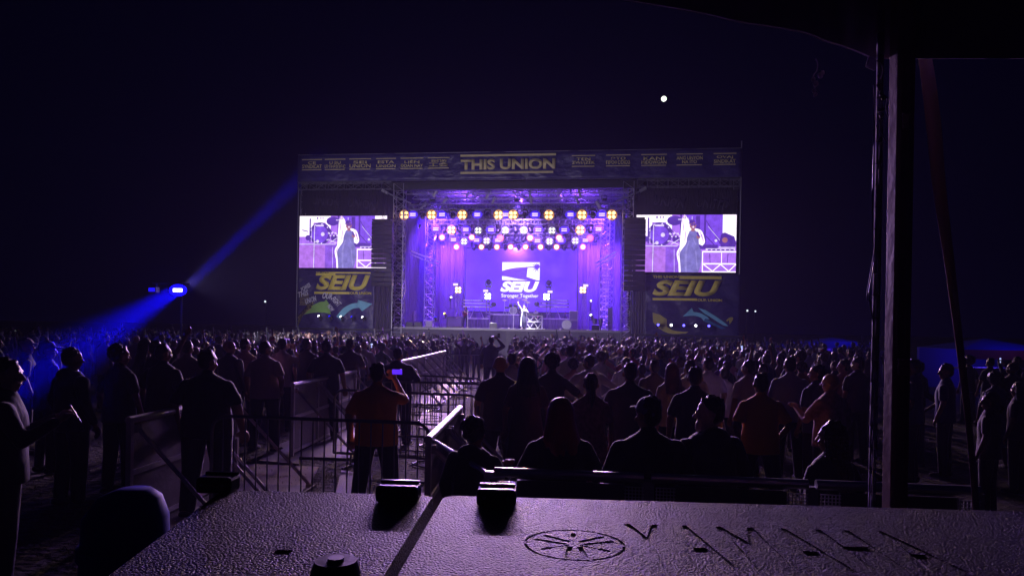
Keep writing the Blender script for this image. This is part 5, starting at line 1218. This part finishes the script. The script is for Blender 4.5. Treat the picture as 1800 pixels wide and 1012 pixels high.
# everyone farther away reads as one mass of heads
def simple(fem, arms, hair):
    m = M(); w = .9 if fem else 1
    m.loft([(0, 0, .0, .13, .10), (0, 0, .9, .17, .13), (0, 0, 1.13, .165 * w, .12), (0, 0, 1.36, .19 * w, .125), (0, 0, 1.44, .18 * w, .10), (0, 0, 1.49, .07, .06)], 12)
    for sx, arm in ((-1, arms[0]), (1, arms[1])):
        e, wr = [mir(p, sx) for p in ARMS[arm]]; limb(m, [(sx * .19 * w, 0, 1.42), e, wr], [.06, .045, .03], 6); m.ball(V(wr) + (V(wr) - V(e)).normalized() * .07, (.035, .035, .06), 6, 5)
    m.tube((0, 0, 1.45), (0, 0, 1.6), .055, 8); n0 = len(m.bm.faces)
    m.ball((0, 0, 1.645), (.078, .095, .108), 12, 9)
    if hair == 'long': m.ball((0, -.04, 1.58), (.10, .08, .16), 10, 8)
    elif hair == 'afro': m.ball((0, -.01, 1.69), (.13, .13, .12), 12, 8)
    else: m.ball((0, -.02, 1.67), (.084, .095, .09), 12, 8)
    bmesh.ops.recalc_face_normals(m.bm, faces=m.bm.faces)
    m.bm.faces.ensure_lookup_table()
    for f in m.bm.faces: f.smooth = True
    for f in m.bm.faces[n0:]: f.material_index = 1
    me = bpy.data.meshes.new('s'); m.bm.to_mesh(me); m.bm.free(); return me
simp = [simple(i % 2, a, h) for i, (a, h) in enumerate([(('down', 'down'), 'short'), (('down', 'down'), 'long'), (('cross', 'cross'), 'short'), (('phone', 'phone'), 'long'), (('down', 'down'), 'short'), (('down', 'up'), 'afro'), (('filmhigh', 'filmhigh'), 'short'), (('down', 'down'), 'long')])]
MC = [mat('crowd_cloth_%s' % n, c, .8, bump=.4, bscale=8, var=.15) for n, c in (('dark', (.02, .02, .03)), ('violet', (.12, .05, .22)), ('pale', (.30, .26, .30)), ('grey', (.10, .09, .11)))]
MH = [mat('crowd_hair', (.02, .014, .012), .42, bump=.8, bscale=60, bdist=.01), mat('crowd_scalp', (.16, .09, .06), .45)]
def arrays(me):
    n = len(me.vertices); co = np.empty(n * 3, np.float32); me.vertices.foreach_get('co', co)
    lo = np.empty(len(me.loops), np.int32); me.loops.foreach_get('vertex_index', lo)
    ls_ = np.empty(len(me.polygons), np.int32); me.polygons.foreach_get('loop_start', ls_)
    mi = np.empty(len(me.polygons), np.int32); me.polygons.foreach_get('material_index', mi); return co.reshape(n, 3), lo, ls_, mi
sa = [arrays(x) for x in simp]; CO, LO, LS, MI = [], [], [], []; nv = nl = 0
for (Y, X) in spots[nind:]:
    co, lo, ls_, mi = rnd.choice(sa); k = rnd.uniform(.84, 1.03); a = rnd.uniform(-.5, .5); c_, s_ = math.cos(a) * k * 1.05, math.sin(a) * k * 1.05
    CO.append(np.stack([co[:, 0] * c_ - co[:, 1] * s_ + X, co[:, 0] * s_ + co[:, 1] * c_ + Y, co[:, 2] * k], 1)); LO.append(lo + nv); LS.append(ls_ + nl)
    MI.append(np.where(mi == 1, 4 if rnd.random() < .85 else 5, rnd.choice([0, 0, 1, 2, 3, 3]))); nv += len(co); nl += len(lo)
CO, LO, LS, MI = map(np.concatenate, (CO, LO, LS, MI))
me = bpy.data.meshes.new('crowd'); me.vertices.add(nv); me.vertices.foreach_set('co', CO.astype(np.float32).ravel()); me.loops.add(nl); me.loops.foreach_set('vertex_index', LO.astype(np.int32))
me.polygons.add(len(LS)); me.polygons.foreach_set('loop_start', LS.astype(np.int32)); me.polygons.foreach_set('material_index', MI.astype(np.int32)); me.polygons.foreach_set('use_smooth', [True] * len(LS)); me.update(calc_edges=True)
for m_ in MC + MH: me.materials.append(m_)
tag(link('crowd', me, None), 'packed mass of spectators farther back, up to the stage front', 'crowd', kind='stuff')

# ------------------------------------------------------------------ console lids in the foreground
LIDZ = 1.84
LIDM = bpy.data.materials.new('pebbled_plastic'); LIDM.use_nodes = True
nt = LIDM.node_tree; pb = nt.nodes['Principled BSDF']; pb.inputs['Base Color'].default_value = (.019, .011, .026, 1); pb.inputs['Roughness'].default_value = .42; pb.inputs['Specular IOR Level'].default_value = .03
tc = nt.nodes.new('ShaderNodeTexCoord'); vo = nt.nodes.new('ShaderNodeTexVoronoi'); vo.feature = 'SMOOTH_F1'; vo.inputs['Scale'].default_value = 270; vo.inputs['Randomness'].default_value = 1
nz = nt.nodes.new('ShaderNodeTexNoise'); nz.inputs['Scale'].default_value = 250; nz.inputs['Detail'].default_value = 4; nz.inputs['Distortion'].default_value = .6
ad = nt.nodes.new('ShaderNodeMath'); ad.operation = 'MULTIPLY_ADD'; ad.inputs[1].default_value = -1.1
bn = nt.nodes.new('ShaderNodeBump'); bn.inputs['Strength'].default_value = 1; bn.inputs['Distance'].default_value = .0095
nt.links.new(tc.outputs['Object'], vo.inputs['Vector']); nt.links.new(tc.outputs['Object'], nz.inputs['Vector'])
nt.links.new(vo.outputs['Distance'], ad.inputs[0]); nt.links.new(nz.outputs['Fac'], ad.inputs[2]); nt.links.new(ad.outputs[0], bn.inputs['Height']); nt.links.new(bn.outputs[0], pb.inputs['Normal'])
def plane_pt(x, y, z=LIDZ): return ground(x, y, z)
def rounded(x0, y0, x1, y1, r, n=6):
    out = []
    for cx, cy, a0 in ((x1 - r, y1 - r, 0), (x0 + r, y1 - r, 90), (x0 + r, y0 + r, 180), (x1 - r, y0 + r, 270)):
        for k in range(n + 1):
            a = R(a0 + 90 * k / n); out.append((cx + r * math.cos(a), cy + r * math.sin(a)))
    return out
def inset_plate(x0, y0, x1, y1, holes, th=.0024, r=.03, outline=None):
    """flat plate (x,y) whose holes are sunk marks, as a mesh at z 0..th"""
    cu = bpy.data.curves.new('plate', 'CURVE'); cu.dimensions = '2D'; cu.fill_mode = 'BOTH'; cu.extrude = th / 2
    for pts in [outline or rounded(x0, y0, x1, y1, r)] + holes:
        sp_ = cu.splines.new('POLY'); sp_.points.add(len(pts) - 1); sp_.use_cyclic_u = True
        for i, p in enumerate(pts): sp_.points[i].co = (p[0], p[1], 0, 1)
    o = bpy.data.objects.new('plate', cu); COL.objects.link(o); return evaluated(o)
def text_loops(body, w, h, cx, cy):
    cu = bpy.data.curves.new('t', 'FONT'); cu.body = body; cu.offset = .02; cu.fill_mode = 'NONE' if hasattr(cu, 'fill_mode') else cu.fill_mode; cu.resolution_u = 3; cu.space_character = 1.25
    o = bpy.data.objects.new('t', cu); COL.objects.link(o); me = evaluated(o)
    nb_ = {}
    for e in me.edges:
        a, b = e.vertices; nb_.setdefault(a, []).append(b); nb_.setdefault(b, []).append(a)
    seen = set(); loops = []
    for s0 in nb_:
        if s0 in seen or len(nb_[s0]) != 2: continue
        lp = [s0]; seen.add(s0); prev, cur = s0, nb_[s0][0]
        while cur != s0 and cur not in seen:
            lp.append(cur); seen.add(cur); nx = [q_ for q_ in nb_[cur] if q_ != prev]; prev, cur = cur, (nx[0] if nx else s0)
        loops.append([tuple(me.vertices[i].co[:2]) for i in lp])
    xs = [p[0] for l in loops for p in l]; ys = [p[1] for l in loops for p in l]
    x0, x1, y0, y1 = min(xs), max(xs), min(ys), max(ys)
    return [[(cx + (p[0] - (x0 + x1) / 2) * w / (x1 - x0), cy + (p[1] - (y0 + y1) / 2) * h / (y1 - y0)) for p in l] for l in loops if len(l) > 2]
cA = plane_pt(778, 871); cB = plane_pt(1530, 892); cN = plane_pt(722, 1010)
lang = math.atan2(cB.y - cA.y, cB.x - cA.x)
LR = Euler((0, 0, lang))
def lidlocal(x, y, org):
    p = plane_pt(x, y) - org; c, s = math.cos(-lang), math.sin(-lang); return (p.x * c - p.y * s, p.x * s + p.y * c)
orgR = V((cA.x + .004, cA.y, LIDZ))
rl = thing('mixing_console', 'pebbled black console lid with sunken emblem and letters, right of the gap', 'equipment lid', loc=orgR, rot=LR, group='two console lids side by side')
cx_, cy_ = lidlocal(1010, 957, orgR)
hx = (lidlocal(1099, 957, orgR)[0] - lidlocal(921, 957, orgR)[0]) / 2
ring = lambda r, n=56: [(cx_ + r * math.cos(2 * math.pi * i / n), cy_ + r * .98 * math.sin(2 * math.pi * i / n)) for i in range(n)]
holes = []
ro, ri = hx, hx * .935
for k0, k1 in ((0.02, .98), (1.02, 1.98)):  # ring groove in two arcs leaves no loose island
    n = 40; a = [(cx_ + ro * math.cos(math.pi * (k0 + (k1 - k0) * i / n)), cy_ + ro * math.sin(math.pi * (k0 + (k1 - k0) * i / n))) for i in range(n + 1)]
    b = [(cx_ + ri * math.cos(math.pi * (k1 - (k1 - k0) * i / n)), cy_ + ri * math.sin(math.pi * (k1 - (k1 - k0) * i / n))) for i in range(n + 1)]
    holes.append(a + b)
for ang in (270, 30, 150):   # three crossed forks
    a = R(ang); dx, dy = math.cos(a), math.sin(a); nx_, ny_ = -dy, dx
    def pt(l, w): return (cx_ + (dx * l + nx_ * w) * hx, cy_ + (dy * l + ny_ * w) * hx)
    for w in (-.17, .17):
        holes.append([pt(.16, w * .55 - .055), pt(.78, w - .055), pt(.82, w), pt(.78, w + .055), pt(.16, w * .55 + .055)])
    holes.append([pt(-.12, -.03), pt(-.5, -.025), pt(-.58, -.055), pt(-.74, -.045), pt(-.78, 0), pt(-.74, .045), pt(-.58, .055), pt(-.5, .025), pt(-.12, .03)])
tx0, ty1 = lidlocal(1105, 921, orgR)
th_ = .23
holes += text_loops('YAMAHA', .50, th_, tx0 + .25 - .01, ty1 - th_ / 2)
# keep marks inside the plate edge
RX1 = 1.36; RY0 = -.62
holes = [h_ for h_ in holes if max(p[0] for p in h_) < RX1 - .01]
pm = inset_plate(0, RY0, RX1, 0, holes)
o = link('top_plate', pm, LIDM, rl)
bs = M(); bs.box((RX1 / 2, RY0 / 2, -.0290), (RX1 - .002, -RY0 - .002, .055)); b_ = bs.build('shell', LIDM, rl)
orgL = V((cA.x - .006, cA.y, LIDZ)) + LR.to_matrix() @ V((-.014, -.002, 0))
ll = thing('mixing_console', 'plain pebbled black console lid, left of the gap', 'equipment lid', loc=orgL, rot=Euler((0, 0, lang + .01)), group='two console lids side by side')
lw = .45
pm = inset_plate(-lw, RY0, 0, 0, [rounded(lidlocal(480, 969, orgL)[0], lidlocal(480, 974, orgL)[1], lidlocal(510, 969, orgL)[0], lidlocal(510, 967, orgL)[1], .003, 3)], outline=[(-.025, 0), (-.008, -.008), (0, -.025), (0, RY0), (-.37, RY0), (-lw, -.02), (-lw + .02, 0)])
link('top_plate', pm, LIDM, ll)
bs = M(); lo_ = [(0, 0), (-lw + .02, 0), (-lw, -.02), (-.37, RY0), (0, RY0)]; a_ = [bs.bm.verts.new((x, y, -.0015)) for x, y in lo_]; b_ = [bs.bm.verts.new((x, y, -.058)) for x, y in lo_]
bs.bm.faces.new(a_); bs.bm.faces.new(b_[::-1]); [bs.bm.faces.new((a_[i], b_[i], b_[(i + 1) % 5], a_[(i + 1) % 5])) for i in range(5)]; bs.build('shell', LIDM, ll)
for x0, x1, y0, y1, lab in ((347, 411, 842, 858, 'black rubber corner block at the left end of the lids'), (661, 736, 852, 880, 'black latch block on the left lid near the gap'), (838, 907, 857, 888, 'black latch block on the right lid near the gap')):
    a, b = plane_pt(x0, (y0 + y1) / 2 + 16), plane_pt(x1, (y0 + y1) / 2 + 16); w = (b - a).length; c = (a + b) / 2
    t = thing('latch_block', lab, 'latch', loc=(c.x, c.y, LIDZ + .002), rot=LR, group='black latch blocks along the lid edge')
    m = M(); m.box((0, .012, .016), (w, .055, .034), bev=.007); m.build('body', BPLAST, t)
    for s_ in (-.3, .3):
        m = M(); m.tube((w * s_, -.013, .018), (w * s_, -.019, .018), .0035, 8); m.build('screw', DSTEEL, t)
    m = M(); m.box((0, .030, .034), (w * .94, .012, .006), bev=.002)
    m.build('rib', mat('glossy_black', (.02, .02, .022), .15), t)
c = plane_pt(590, 1012); t = thing('rubber_foot', 'round black rubber foot on the left lid at the bottom edge of the picture', 'rubber foot', loc=(c.x, c.y, LIDZ + .003))
m = M(); m.tube((0, 0, 0), (0, 0, .02), .036, 28, .030); m.build('body', BPLAST, t); m = M(); m.tube((0, 0, .02), (0, 0, .024), .012, 12); m.build('screw', DSTEEL, t)
# table and riser under the lids
t = thing('console_table', 'black draped table carrying the console lids', 'table', loc=(0, 0, 0))
m = M(); m.box((.55, 1.14, 1.755), (1.64, .72, .05)); m.build('table_top', BLACK, t)
m = M()
for x in (-.20, 1.3):
    for y in (.85, 1.42): m.box((x, y, 1.19), (.05, .05, 1.08))
m.build('leg', BLACK, t)
m = M(); m.box((1.2, .9, .56), (6.4, 2.6, .16)); m.box((1.2, 2.15, .25), (6.3, .03, .46)); tag(m.build('riser_floor', BLACK), 'low black riser platform under the console and the camera', kind='structure')
# blue crate beside the lids
c = plane_pt(300, 880, 1.72)
t = thing('plastic_tub', 'dark blue rounded plastic tub left of the lids', 'tub', loc=(c.x - .075, c.y - .08, 0))
m = M(); m.loft([(0, 0, 1.1, .10, .10), (0, 0, 1.40, .11, .11), (0, 0, 1.62, .105, .10), (0, 0, 1.70, .100, .10), (.01, 0, 1.75, .075, .07), (.02, 0, 1.77, .04, .04)], 32); m.build('shell', mat('blue_plastic', (.01, .01, .35), .6, var=.1, spec=.15), t, smooth=True)
m = M(); m.loft([(0, 0, 1.60, .112, .108), (0, 0, 1.63, .112, .108)], 32); m.build('rim', mat('blue_plastic', (.01, .01, .16), .4), t)
m = M(); m.box((0, 0, .88), (.4, .34, .44)); m.build('stand', BLACK, t)

# ------------------------------------------------------------------ tent
TENTP = mat('tent_frame', (.36, .22, .20), .55, .0, bump=.15, bscale=30, var=.25, vscale=14)
TENTF = mat('tent_fabric', (.22, .18, .30), .8, bump=.4, bscale=6, var=.2, bdist=.03)
WEB = mat('webbing', (.45, .32, .36), .8, bump=.6, bscale=160, bdist=.002)
tn = thing('canopy_tent', 'dark canopy tent over the console, front pole at right, curved edge above', 'tent', loc=(at(1575, 575, 2.2).x, 2.2, 0))
tb_ = at(1573, 900, 2.2); tt = at(1583, -80, 2.2)
rel = V((at(1575, 575, 2.2).x, 2.2, 0))
m = M()
m.box(V((-.014, .0, 1.95)), (.016, .05, 3.9), bev=.003); m.box(V((.012, .01, 1.95)), (.030, .04, 3.9), bev=.004)
m.box((.041, .03, 1.75), (.024, .04, 3.3), bev=.004)
for k in range(5): m.box((.012, -.022, .6 + k * .75), (.034, .012, .05), bev=.003)
m.build('pole', TENTP, tn)
# curtain hem beside the pole
m = M(); hx0 = at(1538, 575, 2.15) - rel
for k in range(40):
    z0, z1 = .6 + k * .066, .6 + (k + 1) * .066
    for i in range(7):
        f = lambda i_, z: (hx0.x - .004 + .0022 * i_ + .002 * math.sin(z * 3), -.05 + .008 * math.sin(i_ * 1.9 + z * .7), z)
        m.poly([f(i, z0), f(i + 1, z0), f(i + 1, z1), f(i, z1)])
cu_ = m.build('curtain', TENTF, tn, smooth=True); cu_.modifiers.new('t', 'SOLIDIFY').thickness = .003
m = M(); pts = [at(1535 + 1.5 * math.sin(k * .6) - (9 if 12 < k < 16 else 0) * (1 if k == 14 else .5), 150 + k * 26, 2.12) - rel for k in range(30)]; m.path(pts, .0018, 5); m.build('piping', mat('pale_piping', (.5, .45, .5), .4), tn)
# scalloped roof edge: a hanging valance seen from below
edge = [(1040, -16), (1105, 0), (1180, 13), (1240, 24), (1300, 38), (1360, 47), (1415, 57), (1450, 71), (1480, 80), (1510, 91), (1540, 104)]
m = M(); ee = smooth_curve(edge, 5); Pe = [at(x, y, 2.25) - rel for x, y in ee]
prev = None
for k, p_ in enumerate(Pe):
    a_ = m.bm.verts.new(p_); b_ = m.bm.verts.new(p_ + V((.01, -.01 + .01 * math.sin(k * .9), .16))); c_ = m.bm.verts.new(p_ + V((.05, -.5, .50))); d_2 = m.bm.verts.new(p_ + V((.1, -2.6, .95)))
    if prev:
        for (u1, u2), (v1, v2) in (((prev[0], prev[1]), (a_, b_)), ((prev[1], prev[2]), (b_, c_)), ((prev[2], prev[3]), (c_, d_2))): m.bm.faces.new((u1, v1, v2, u2))
    prev = (a_, b_, c_, d_2)
e0 = Pe[-1]
va = [m.bm.verts.new(e0 + V(d)) for d in ((0, 0, 0), (.01, -.01, .16), (.05, -.5, .5), (.1, -2.6, .95))]; vb = [m.bm.verts.new(e0 + V(d) + V((2.0, -.1, -.0))) for d in ((0, 0, 0), (.01, -.01, .16), (.05, -.5, .5), (.1, -2.6, .95))]
for i in range(3): m.bm.faces.new((va[i], vb[i], vb[i + 1], va[i + 1]))
cn = m.build('canopy', TENTF, tn, smooth=True); cn.modifiers.new('t', 'SOLIDIFY').thickness = .003
m = M(); m.path([p_ + V((0, .004, 0)) for p_ in Pe], .0026, 5); m.build('canopy_hem', mat('pale_hem', (.8, .75, .8), .4), tn)
m = M(); m.box(at(1533, 112, 2.2) - rel, (.035, .01, .035), Euler((0, .3, .2)), bev=.003); m.build('corner_patch', mat('pale_webbing', (.35, .28, .45), .7), tn)
# cord and buckles hanging at the pole, and a knotted cord by the edge
def cord(name, lab, pts, r, m_, knots=()):
    t = thing(name, lab, 'cord'); m = M(); pp = smooth_curve([tuple(at(x, y, d)) for x, y, d in pts], 6); m.path(pp, r, 6); m.build('cord', m_, t)
    if knots:
        m = M()
        for x, y, d, rr in knots: m.ball(at(x, y, d), (rr, rr * .8, rr * 1.1), 8, 6)
        m.build('knot', m_, t)
CORD = mat('pale_cord', (.45, .36, .5), .6, bump=.5, bscale=200, bdist=.002)
cord('tie_cord', 'twisted pale cord and hook hanging from the tent corner beside the pole', [(1541, 106, 2.1), (1552, 118, 2.1), (1550, 138, 2.1), (1543, 146, 2.1), (1547, 158, 2.1), (1551, 168, 2.1), (1560, 174, 2.1), (1558, 190, 2.1), (1562, 205, 2.1)], .0022, CORD, [(1544, 150, 2.1, .006), (1546, 157, 2.1, .006), (1549, 165, 2.1, .007), (1553, 172, 2.1, .008), (1551, 192, 2.1, .007), (1546, 194, 2.1, .006), (1550, 203, 2.1, .007)])
cord('loop_cord', 'small pale loop of cord below the twisted cord at the tent pole', [(1541, 220, 2.1), (1545, 232, 2.1), (1552, 240, 2.1), (1558, 250, 2.1)], .0022, CORD)
cord('knotted_cord', 'small knotted bundle of cord hanging under the canopy edge', [(1434, 104, 2.3), (1437, 112, 2.3), (1436, 124, 2.3), (1430, 134, 2.3), (1432, 150, 2.3), (1431, 170, 2.3)], .0018, CORD, [(1446, 128, 2.3, .007), (1442, 133, 2.3, .009), (1430, 140, 2.3, .007), (1434, 147, 2.3, .009), (1431, 160, 2.3, .007), (1434, 166, 2.3, .006)])
cord('curtain_tie', 'thin dark cord with hook hanging beside the curtain hem', [(1538, 400, 2.1), (1537, 440, 2.1), (1530, 480, 2.1), (1524, 520, 2.1), (1527, 528, 2.1), (1532, 526, 2.1)], .0018, DSTEEL)
# ratchet strap
t = thing('guy_strap', 'flat webbing guy strap running down from the tent top to the ground at right', 'strap')
sp_pts = [(1617, 58, 9, 2.3), (1629, 120, 10, 2.35), (1641, 220, 10, 2.45), (1651, 330, 9, 2.55), (1666, 440, 8, 2.65), (1681, 560, 8, 2.8), (1693, 660, 9, 2.9), (1704, 760, 9, 3.0), (1712, 850, 9, 3.1), (1720, 960, 9, 3.2)]
m = M(); prev = None
for x, y, w, d in smooth_curve(sp_pts, 6):
    tw = .6 * math.sin(y * .006); c = at(x, y, d); hw = w / F * d
    a_ = m.bm.verts.new(c + V((-hw, tw * hw, 0))); b_ = m.bm.verts.new(c + V((hw, -tw * hw, 0)))
    if prev: m.bm.faces.new((prev[0], prev[1], b_, a_))
    prev = (a_, b_)
wb = m.build('webbing', WEB, t, smooth=True); wb.modifiers.new('t', 'SOLIDIFY').thickness = .002
m = M(); m.box(at(1615, 70, 2.3), (.02, .02, .05), bev=.003); m.tube(at(1612, 58, 2.3), at(1614, 90, 2.3), .006, 6); m.build('buckle', STEEL, t)

# ------------------------------------------------------------------ blue light stand at the left
c = at(313, 510, 26.0)
t = thing('light_tower', 'dark light stand at the left with a glaring blue panel lamp', 'light tower', loc=(c.x, 26.0, 0))
m = M(); m.tube((0, .3, 0), (0, .3, c.z + .3), .03, 10); m.box((0, .3, .05), (1.0, 1.0, .06)); m.tube((-1.1, .3, c.z + .25), (.3, .3, c.z + .25), .025, 6); m.build('mast', BLACK, t)
m = M(); m.box((0, .08, c.z), (.46, .16, .30), bev=.02); m.build('lamp_housing', BLACK, t)
m = M(); m.ball((0, .0, c.z), (.33, .035, .22), 20, 10); m.build('halo_disc', mat('blue_glare', (0, 0, .3), emit=(.01, .005, 1), estr=1, sample='NONE'), t)  # emissive ellipse stands in for blue glare around the lamp
m = M(); m.box((0, -.035, c.z), (.33, .02, .12), bev=.01); m.build('lamp_window', WHITEE, t)
BL_ = (.004, .002, 1)
tgt = at(-60, 740, 6); dirv = tgt - V((c.x, 25.9, c.z))
lamp(t, 'AREA', BL_, 85, (0, -.12, c.z), dirv, R(2.0), area=.42)
lamp(t, 'POINT', BL_, 120, (0, -.22, c.z), None, radius=.1)
t2 = thing('blue_spotlight', 'dim blue lamp head beside the glaring panel, turned to the stage', 'stage lamp', loc=(at(268, 510, 26).x, 26.0, 0))
m = M(); m.box((0, .1, c.z), (.28, .3, .2), bev=.02); m.tube((0, .25, c.z), (0, .3, c.z + .25), .03, 6); m.build('housing', BLACK, t2)
m = M(); m.box((0, -.06, c.z), (.22, .01, .13)); m.build('lens', BLUEE, t2)
tg2 = at(485, 355, 50); dv2 = tg2 - V((c.x, 26.3, c.z))
l = lamp(t, 'AREA', BL_, 900, (0, .55, c.z + .05), dv2, R(3), area=.4)
dv3 = C0 + V((-1, 0, 9)) - V((c.x, 26.3, c.z)); lamp(t, 'SPOT', (.85, .75, 1), 9500, (0, .6, c.z + .3), dv3, R(80), .6, .1)  # added wash spot without a housing, brightens banners and stage front

# ------------------------------------------------------------------ blue lit tents at the right, far lights
def far_tent(x0, x1, ytop, ybot, D, lab, band, e, sign=None):
    a, b = at(x0, ytop, D), at(x1, ybot, D); w = b.x - a.x
    t = thing('vendor_tent', lab, 'tent', loc=((a.x + b.x) / 2, D, 0), group='blue lit tents beyond the crowd')
    zt_ = a.z; zb_ = b.z; FB = mat('blue_tent_fabric', (.03, .03, .30), .7, bump=.3, bscale=4)
    m = M()
    for s_ in (-1, 1):
        for y in (0, 3): m.box((s_ * w * .49, y, zb_ / 2), (.06, .06, zb_))
    m.build('leg', DSTEEL, t)
    m = M(); bt = [(-w / 2, 0, zb_), (w / 2, 0, zb_), (w / 2, 3, zb_), (-w / 2, 3, zb_)]; ap = (0, 1.5, zt_ + .1)
    for i in range(4): m.poly([bt[i], bt[(i + 1) % 4], ap])
    r_ = m.build('roof', FB, t); r_.modifiers.new('t', 'SOLIDIFY').thickness = .01
    m = M(); m.box((0, 0, zb_ - .18), (w, .03, .36)); m.build('valance', band, t)
    m = M(); m.box((0, 3, zb_ / 2), (w, .03, zb_)); m.build('back_wall', FB, t)
    m = M(); m.box((0, 1.2, .9), (w * .7, .7, .06)); m.box((0, .88, .45), (w * .7, .03, .88)); m.build('counter', mat('pale_cloth', (.4, .35, .45), .8), t)
    m = M(); m.box((-w * .38, .6, zb_ - .45), (.1, .06, .5)); m.build('tube_lamp', mat('blue_tube', (0, 0, .2), emit=(.02, .015, 1), estr=1.2), t)
    lamp(t, 'POINT', (.03, .02, 1), e, (0, -1.0, zb_ + .9), None, radius=.2); lamp(t, 'POINT', (.1, .05, 1), e * .5, (0, 1.5, zb_ - .3), None, radius=.2)
    if sign:
        m = M(); m.box((-w * .3, -.03, zb_ + .0), (w * .32, .03, .3)); m.build('sign', mat('pale_sign', (.5, .5, .7), .5), t)
far_tent(1692, 1860, 599, 617, 27, 'blue vendor tent with an orange band at the far right', mat('orange_band', (.60, .09, .02), .6, var=.2), 50)
far_tent(1372, 1412, 612, 619, 34, 'small blue booth with a pale sign behind the right crowd', mat('blue_tent_fabric'), 60, True)
far_tent(1445, 1520, 596, 602, 40, 'long blue tent far behind the crowd left of the pole', mat('blue_tent_fabric'), 60)
FAR = mat('far_lamp', (.3, .3, .3), emit=(.8, .9, 1), estr=1.2, sample='NONE')
for x, y, D, rr, lab in ((1312, 546, 120, .17, 'tiny far light right of the stage, left of a pair'), (1326, 547, 120, .15, 'tiny far light right of the stage, right of a pair'), (468, 530, 110, .16, 'tiny white far light left of the stage'), (30, 583, 90, .2, 'tiny far light at the left edge')):
    c = at(x, y, D); t = thing('far_street_lamp', lab, 'street lamp', loc=(c.x, D, 0), group='tiny far lights')
    m = M(); m.tube((0, 0, 0), (0, 0, c.z), .06, 6); m.tube((0, 0, c.z), (0, -.5, c.z + .1), .04, 6); m.build('pole', BLACK, t)
    m = M(); m.ball((0, -.5, c.z), (rr,) * 3, 8, 6); m.build('lamp_head', FAR, t)

# ------------------------------------------------------------------ haze
hz = M(); hz.box((0, 41, 11.5), (130, 96, 25)); 
hm_ = bpy.data.materials.new('haze'); hm_.use_nodes = True; nt = hm_.node_tree; nt.nodes.clear()
out = nt.nodes.new('ShaderNodeOutputMaterial'); pv = nt.nodes.new('ShaderNodeVolumePrincipled')
pv.inputs['Density'].default_value = HAZE; pv.inputs['Color'].default_value = (.55, .48, 1, 1); pv.inputs['Anisotropy'].default_value = .5
nt.links.new(pv.outputs[0], out.inputs['Volume'])
sm_ = hm_.copy(); sm_.name = 'smoke'; sm_.node_tree.nodes['Principled Volume'].inputs['Density'].default_value = .007; sm_.node_tree.nodes['Principled Volume'].inputs['Anisotropy'].default_value = .2
sk = M(); sk.box((sc_, 5.0, (DZ + zb) / 2 + .1), (sr_ - sl - 1.5, 9.4, zb - DZ - .4)); tag(sk.build('smoke', sm_, world=ST), 'violet lit stage smoke under the roof', kind='stuff')
o = hz.build('haze', hm_); tag(o, 'thin stage haze over the field', kind='stuff')
bpy.data.scenes.remove(TMP)
bpy.context.view_layer.update()
